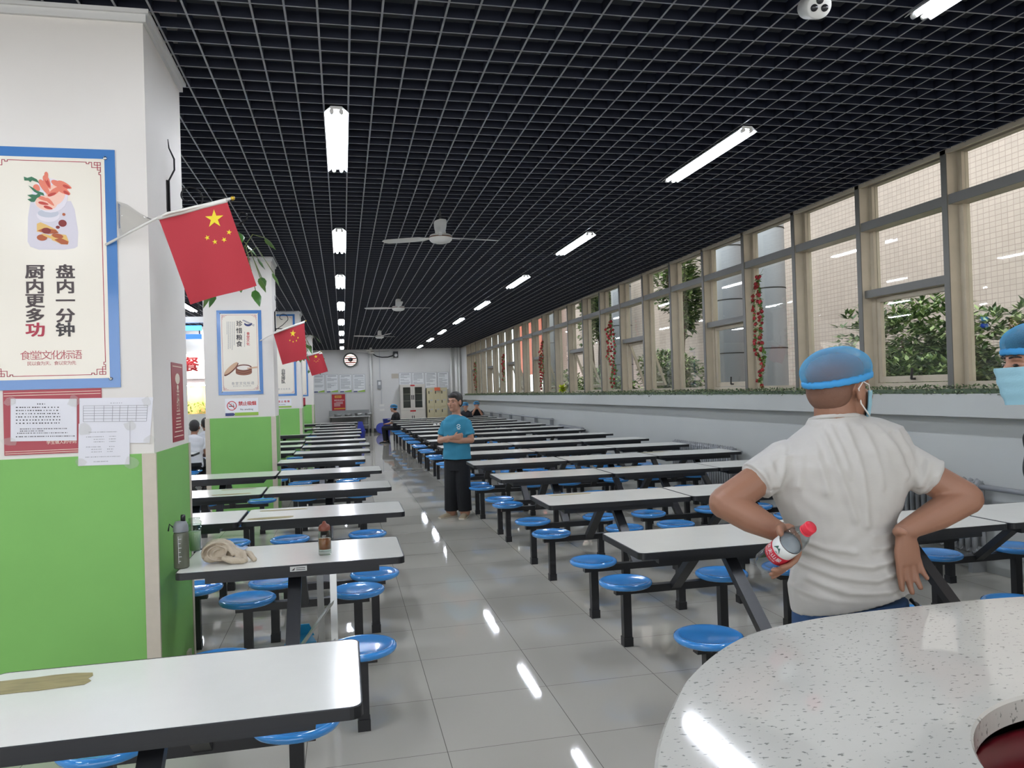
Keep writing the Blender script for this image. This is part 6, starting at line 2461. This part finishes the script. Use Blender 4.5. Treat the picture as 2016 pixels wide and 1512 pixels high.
man = figure('person', 'man in a white t-shirt and blue gauze cap seen from behind, hands on his hips', (gx, gy, 0), Hm, 0.94, Wp(1645, 818),
             tor, _r0, [armL, armR], [0.047, 0.047, 0.043, 0.0275], [hand_left, hand_right], leg, [0.085, 0.062, 0.055], m_skin, m_tee, m_denim, 0.50, 0.0042, tee_fn, (0.061, 0.057),
             hips=[(Vector((gx, gy, 0)) + UP * z_, rx, ry) for z_, rx, ry in ((0.76, 0.155, 0.11), (0.84, 0.170, 0.115), (0.91, 0.168, 0.113), (0.965, 0.164, 0.110))], neck_r=0.062)
bouffant(man, Hm, 0.94, 0.20)
hair_cap(man, Hm, 0.905, m_stub)
face_mask(man, Hm, 0.93)
for s in (-1, 1):
    shoe(man, leg[0][2] if s < 0 else leg[1][2], FW, m_shoeb)
# ribbed collar, belt loop with a key ring
c0 = Wp(1644, 828)
rr = [[c0 + _r0 * ((0.067 + 0.007 * math.cos(t_)) * math.cos(a)) + FW * ((0.062 + 0.007 * math.cos(t_)) * math.sin(a)) + UP * (0.007 * math.sin(t_) + 0.006 - 0.012 * math.sin(a)) for t_ in [2 * PI * i / 8 for i in range(8)]] for a in [2 * PI * j / 32 for j in range(32)]]
MB().loft(rr, closed=True, cap=False).build('collar', m_tee, man)
kr = Wp(1793, 1188, 2.2)
MB().tube([kr + UP * 0.012, kr + _r0 * 0.008 - FW * 0.02, kr - UP * 0.02 - FW * 0.02 + _r0 * 0.012, kr - UP * 0.035 - FW * 0.015 + _r0 * 0.016], [0.006, 0.007, 0.005, 0.003], 8).build('key_ring', m_black, man)
# jeans pockets as stitched outlines
for s in (-1, 1):
    pk = [Vector((gx, gy, 0.86)) + _r0 * (s * 0.085 + x_) - FW * 0.121 + UP * z_ for x_, z_ in ((-0.062, 0.03), (0.062, 0.03), (0.062, -0.06), (0.0, -0.09), (-0.062, -0.06))]
    MB().tube(pk + [pk[0]], 0.0012, 5).build('pocket_stitch', mat('denim stitch', '#7f8ea0', 0.8), man)

# the water bottle in his left hand
m_pet = glass_mat('clear bottle plastic', (0.90, 0.92, 0.93))
bo = thing('water_bottle', 'clear water bottle with red cap held behind the man in white', 'bottle', None, tuple(bb))
MB().lathe([(0.0, 0.004), (0.020, 0.0), (0.028, 0.003), (0.032, 0.012), (0.0305, 0.022), (0.0325, 0.030), (0.031, 0.040), (0.0325, 0.048), (0.0322, 0.055), (0.0322, 0.128), (0.0325, 0.135), (0.031, 0.150), (0.026, 0.172), (0.018, 0.190), (0.0135, 0.198), (0.0135, 0.208),
            (0.012, 0.208), (0.012, 0.198), (0.017, 0.188), (0.025, 0.170), (0.030, 0.149), (0.0312, 0.128), (0.0312, 0.055), (0.031, 0.03), (0.027, 0.006), (0.0, 0.008)], 32, bb, bax, cap=False).build('bottle_body', m_pet, bo)
b = MB().lathe([(0.0163, 0.196), (0.0168, 0.199), (0.0168, 0.214), (0.0155, 0.217), (0.0, 0.2175)], 28, bb, bax)
b.lathe([(0.0170, 0.192), (0.0172, 0.195), (0.0145, 0.1955)], 28, bb, bax, cap=False)
b.build('screw_cap', mat('red bottle cap', '#d02a3c', 0.4), bo)
MB().lathe([(0.0326, 0.058), (0.0330, 0.0585), (0.0330, 0.092), (0.0326, 0.0925)], 40, bb, bax, cap=False).build('label_red_band', mat('label red', '#b82234', 0.4), bo)
MB().lathe([(0.0326, 0.0925), (0.0330, 0.093), (0.0330, 0.126), (0.0326, 0.1265)], 40, bb, bax, cap=False).build('label_white_band', mat('label white', '#e6e8e6', 0.4), bo)
MB().lathe([(0.0, 0.0), (0.0295, 0.0), (0.0295, 0.0008), (0, 0.0008)], 28, bb + bax * 0.125, bax).build('water_surface', mat('water', '#c5c9cb', 0.1, alpha=0.8), bo)


def lab(x, z, r=0.0336, a0=-2.35):
    """label coordinates (x round the bottle, z along it) to space; x = 0 faces the camera side"""
    return around(z, a0 - x / r, r)


b = MB()
for k_, ch in enumerate('农夫山泉'):
    put_glyph(b, ch, (k_ - 1.5) * 0.0165, 0.0805, 0.0150, lambda x, z: lab(x, z), 0.012)
text_row(b, 'NATURAL WATER', -0.030, 0.0665, 0.0042, lambda x, z: lab(x, z), 0.0)
b.build('label_lettering', m_board, bo)
b = MB()
for pts, in (([(-0.012, 0.100), (-0.004, 0.118), (0.000, 0.110), (0.004, 0.116), (0.013, 0.100)],), ([(0.002, 0.099), (0.012, 0.096), (0.014, 0.0945), (0.0, 0.0965)],)):
    b.add([lab(x, z) for x, z in pts], [list(range(len(pts)))])
b.build('label_mountain_emblem', mat('label dark green', '#2f5a4c', 0.5), bo)

# ---------------------------------------------------------------- man in the blue t-shirt, arms crossed
L0 = Frame((1.405, 9.80, 0), (-0.50, -0.86, 0))
hb = Frame(L0(0.02, 0.0, 1.475), (-0.68, -0.73, 0.0))
tb = [(L0(0, 0, z_), rx, ry) for z_, rx, ry in ((0.745, .190, .132), (0.80, .186, .128), (0.90, .176, .118), (1.02, .172, .114), (1.12, .178, .113), (1.20, .178, .106), (1.255, .160, .092), (1.29, .115, .075), (1.312, .072, .062))]
aL = [L0(-0.01, 0.150, 1.200), L0(0.03, 0.215, 0.985), L0(0.14, 0.10, 0.985), L0(0.185, -0.02, 1.00)]
aR = [L0(-0.01, -0.150, 1.200), L0(0.03, -0.215, 0.985), L0(0.15, -0.09, 1.01), L0(0.20, 0.04, 1.035)]


def hbl(b):
    hand(b, aL[-1], L0(0.13, -0.20, 1.0) - aL[-1], -L0.f, L0.u, (0.5, 0.5, 0.5, 0.5), 0.92, thumb_bend=1.3)


def hbr(b):
    hand(b, aR[-1], L0(0.12, 0.22, 1.06) - aR[-1], -L0.f, L0.u, (0.45, 0.5, 0.5, 0.5), 0.92, thumb_bend=1.3)


lb = [[L0(0.0, s * 0.075, 0.72), L0(0.015, s * 0.082, 0.42), L0(0.0, s * (0.09 if s > 0 else 0.10), 0.075)] for s in (-1, 1)]
bm_ = figure('person', 'man in a blue t-shirt and black trousers standing with arms crossed by the aisle', (1.405, 9.80, 0), hb, 1.04, L0(-0.015, 0, 1.315), tb, L0.l, [aL, aR], [0.048, 0.040, 0.037, 0.026], [hbl, hbr], lb, [0.100, 0.092, 0.088],
             m_skin2, m_bluet, m_blackc, 0.68, 0.0065, wrinkle, (0.056, 0.060), hips=[(L0(0, 0, z_), rx, ry) for z_, rx, ry in ((0.60, .165, .112), (0.70, .172, .116), (0.75, .165, .112))], pants_to=0.97)
add_face(bm_, hb, 1.04)
hair_cap(bm_, hb, 1.05)
for i, g in enumerate(lb):
    shoe(bm_, g[2], L0.f * 0.9 + (L0.l * -0.55 if i == 0 else L0.l * 0.1), m_shoe, 1.0)
c = L0(0.128, 0.085, 1.165)
b = MB()
for a0, a1 in ((0.4, 2.8), (3.5, 5.9)):
    b.tube([c + L0.l * (0.024 * math.cos(a)) + UP * (0.026 * math.sin(a)) for a in [a0 + (a1 - a0) * i / 10 for i in range(11)]], 0.004, 6)
b.tube([c + L0.l * -0.02 + UP * -0.006, c + L0.l * 0.02 + UP * 0.006], 0.004, 6)
b.tube([c + L0.l * -0.02 + UP * -0.036, c + L0.l * 0.02 + UP * -0.036], 0.0025, 6)
b.build('chest_emblem', m_board, bm_)

# ---------------------------------------------------------------- person at the right edge, masked
gx2 = dep(2118, 1000, 2.42)
F2 = Frame((gx2.x, gx2.y, 0), -_r0 + FW * 0.12)
H2 = Frame(F2(0.095, 0, dep(2050, 712, 2.42).z - 0.005), F2.f - UP * 0.05)
t2 = [(F2(0, 0, z_), rx, ry) for z_, rx, ry in ((0.78, .175, .125), (0.90, .172, .122), (1.02, .170, .118), (1.15, .180, .118), (1.28, .190, .118), (1.38, .185, .105), (1.44, .135, .085), (1.475, .075, .068))]
a2 = [[F2(0, s * 0.165, 1.385), F2(-0.05, s * 0.235, 1.13), F2(-0.06, s * 0.24, 0.99), F2(-0.05, s * 0.22, 0.87)] for s in (1, -1)]


def h2(s):
    return lambda b: hand(b, a2[0 if s > 0 else 1][-1], F2.f * 0.1 - UP, -F2.l * s, F2.f, (0.25, 0.3, 0.3, 0.35), 0.95)


l2 = [[F2(0, s * 0.09, 0.82), F2(0.01, s * 0.10, 0.45), F2(0, s * 0.11, 0.075)] for s in (-1, 1)]
p2_ = figure('person', 'person in black at the right edge wearing a blue gauze cap and pale blue mask', (gx2.x, gx2.y, 0), H2, 1.0, F2(0.01, 0, 1.47), t2, F2.l, a2, [0.050, 0.042, 0.037, 0.026], [h2(1), h2(-1)], l2, [0.095, 0.075, 0.07],
             m_skin2, m_blackc, m_blackc, 0.7, 0.0065, wrinkle, (0.060, 0.060), hips=[(F2(0, 0, z_), rx, ry) for z_, rx, ry in ((0.70, .165, .115), (0.80, .175, .12))])
add_face(p2_, H2, 1.0)
hair_cap(p2_, H2, 0.99)
bouffant(p2_, H2, 1.0, 0.12)
face_mask(p2_, H2, 1.06)
for g in l2:
    shoe(p2_, g[2], F2.f, m_shoeb)


# ---------------------------------------------------------------- seated people
def seated(label, x, y, f, shirt, pants, skin, cap=False, hair=True, long_=False, hands_up=False, lean=0.05, head_turn=0.0, shoes=m_shoeb, mask=False, group=None):
    S = Frame((x, y, 0), f)
    hf = S.f * math.cos(head_turn) + S.l * math.sin(head_turn)
    H = Frame(S(0.05 + lean, 0, 1.13), hf)
    z0 = SZ + 0.012
    tt = [(S(lean * (z_ - z0) / 0.6 - 0.03, 0, z_), rx, ry) for z_, rx, ry in ((z0 + 0.035, .175, .135), (0.55, .172, .130), (0.66, .162, .12), (0.78, .170, .118), (0.88, .180, .112), (0.94, .165, .095), (0.975, .115, .078), (0.998, .07, .062))]
    if hands_up:
        aa = [[S(lean, s * 0.155, 0.89), S(0.19, s * 0.17, 0.80), S(0.20, s * 0.10, 0.93), S(0.19, s * 0.035, 1.05)] for s in (1, -1)]
        hh_ = [(lambda s: (lambda b: hand(b, aa[0 if s > 0 else 1][-1], UP * 0.8 - S.f * 0.2, -S.l * s, -S.f, (0.15, 0.2, 0.2, 0.2), 0.9)))(s) for s in (1, -1)]
    else:
        aa = [[S(lean, s * 0.155, 0.89), S(0.06, s * 0.215, 0.68), S(0.20, s * 0.16, 0.64), S(0.30, s * 0.09, 0.63)] for s in (1, -1)]
        hh_ = [(lambda s: (lambda b: hand(b, aa[0 if s > 0 else 1][-1], S.f - S.l * s * 0.3, -UP, -S.l * s, (0.35, 0.4, 0.4, 0.45), 0.9)))(s) for s in (1, -1)]
    ll = [[S(0.0, s * 0.085, z0 + 0.075), S(0.40, s * 0.10, z0 + 0.075), S(0.36, s * 0.10, 0.075)] for s in (1, -1)]
    t = figure('person', label, (x, y, 0), H, 1.0, S(lean - 0.02, 0, 1.0), tt, S.l, aa, [0.046, 0.040, 0.036, 0.025], hh_, ll, [0.075, 0.068, 0.058], skin, shirt, pants, 0.7, 0.008, wrinkle, (0.056, 0.054), group,
               hips=[(S(-0.02, 0, z_), rx, ry) for z_, rx, ry in ((z0 + 0.004, .14, .11), (z0 + 0.06, .172, .14), (z0 + 0.12, .165, .13))])
    add_face(t, H)
    if hair:
        hair_cap(t, H, 1.03, None, long_)
    if cap:
        bouffant(t, H, 1.06, 0.1)
    if mask:
        face_mask(t, H, 1.02)
    for g in ll:
        shoe(t, g[2], S.f, shoes)
    return t


seated('person in black with a gauze cap seated alone by the aisle, near the blue bin', 1.675, RT[14] - SY, (-0.55, 0.25, 0), m_blackc, m_blackc, m_skin2, cap=True, lean=0.02)
seated('person in dark clothes and cap seated just behind the man in blue', 3.93, RT[13] + SY, (-0.15, -1, 0), mat('charcoal shirt', '#23242a', 0.9), m_blackc, m_skin2, cap=True, lean=0.10)
seated('person in black seated by the window wall, hands raised to the face', 4.56, RT[14] + SY, (-0.1, -1, 0), m_blackc, m_blackc, m_skin2, cap=True, hands_up=True, lean=0.06)
m_wt = mat('white shirt cloth', '#cfcfd0', 0.85)
seated('person in a white shirt seated in the left hall, nearer of the two', -2.545, 14.6 - SY, (0.05, 1, 0), m_wt, m_blackc, m_skin, lean=0.16)
seated('person in a white shirt seated in the left hall, farther of the two', -2.555, 16.2 - SY, (-0.35, 1, 0), m_wt, m_blackc, m_skin, lean=0.10)

# the lettering helper leaves nothing behind
if _fo.name in COL.objects:
    COL.objects.unlink(_fo)
bpy.data.objects.remove(_fo)
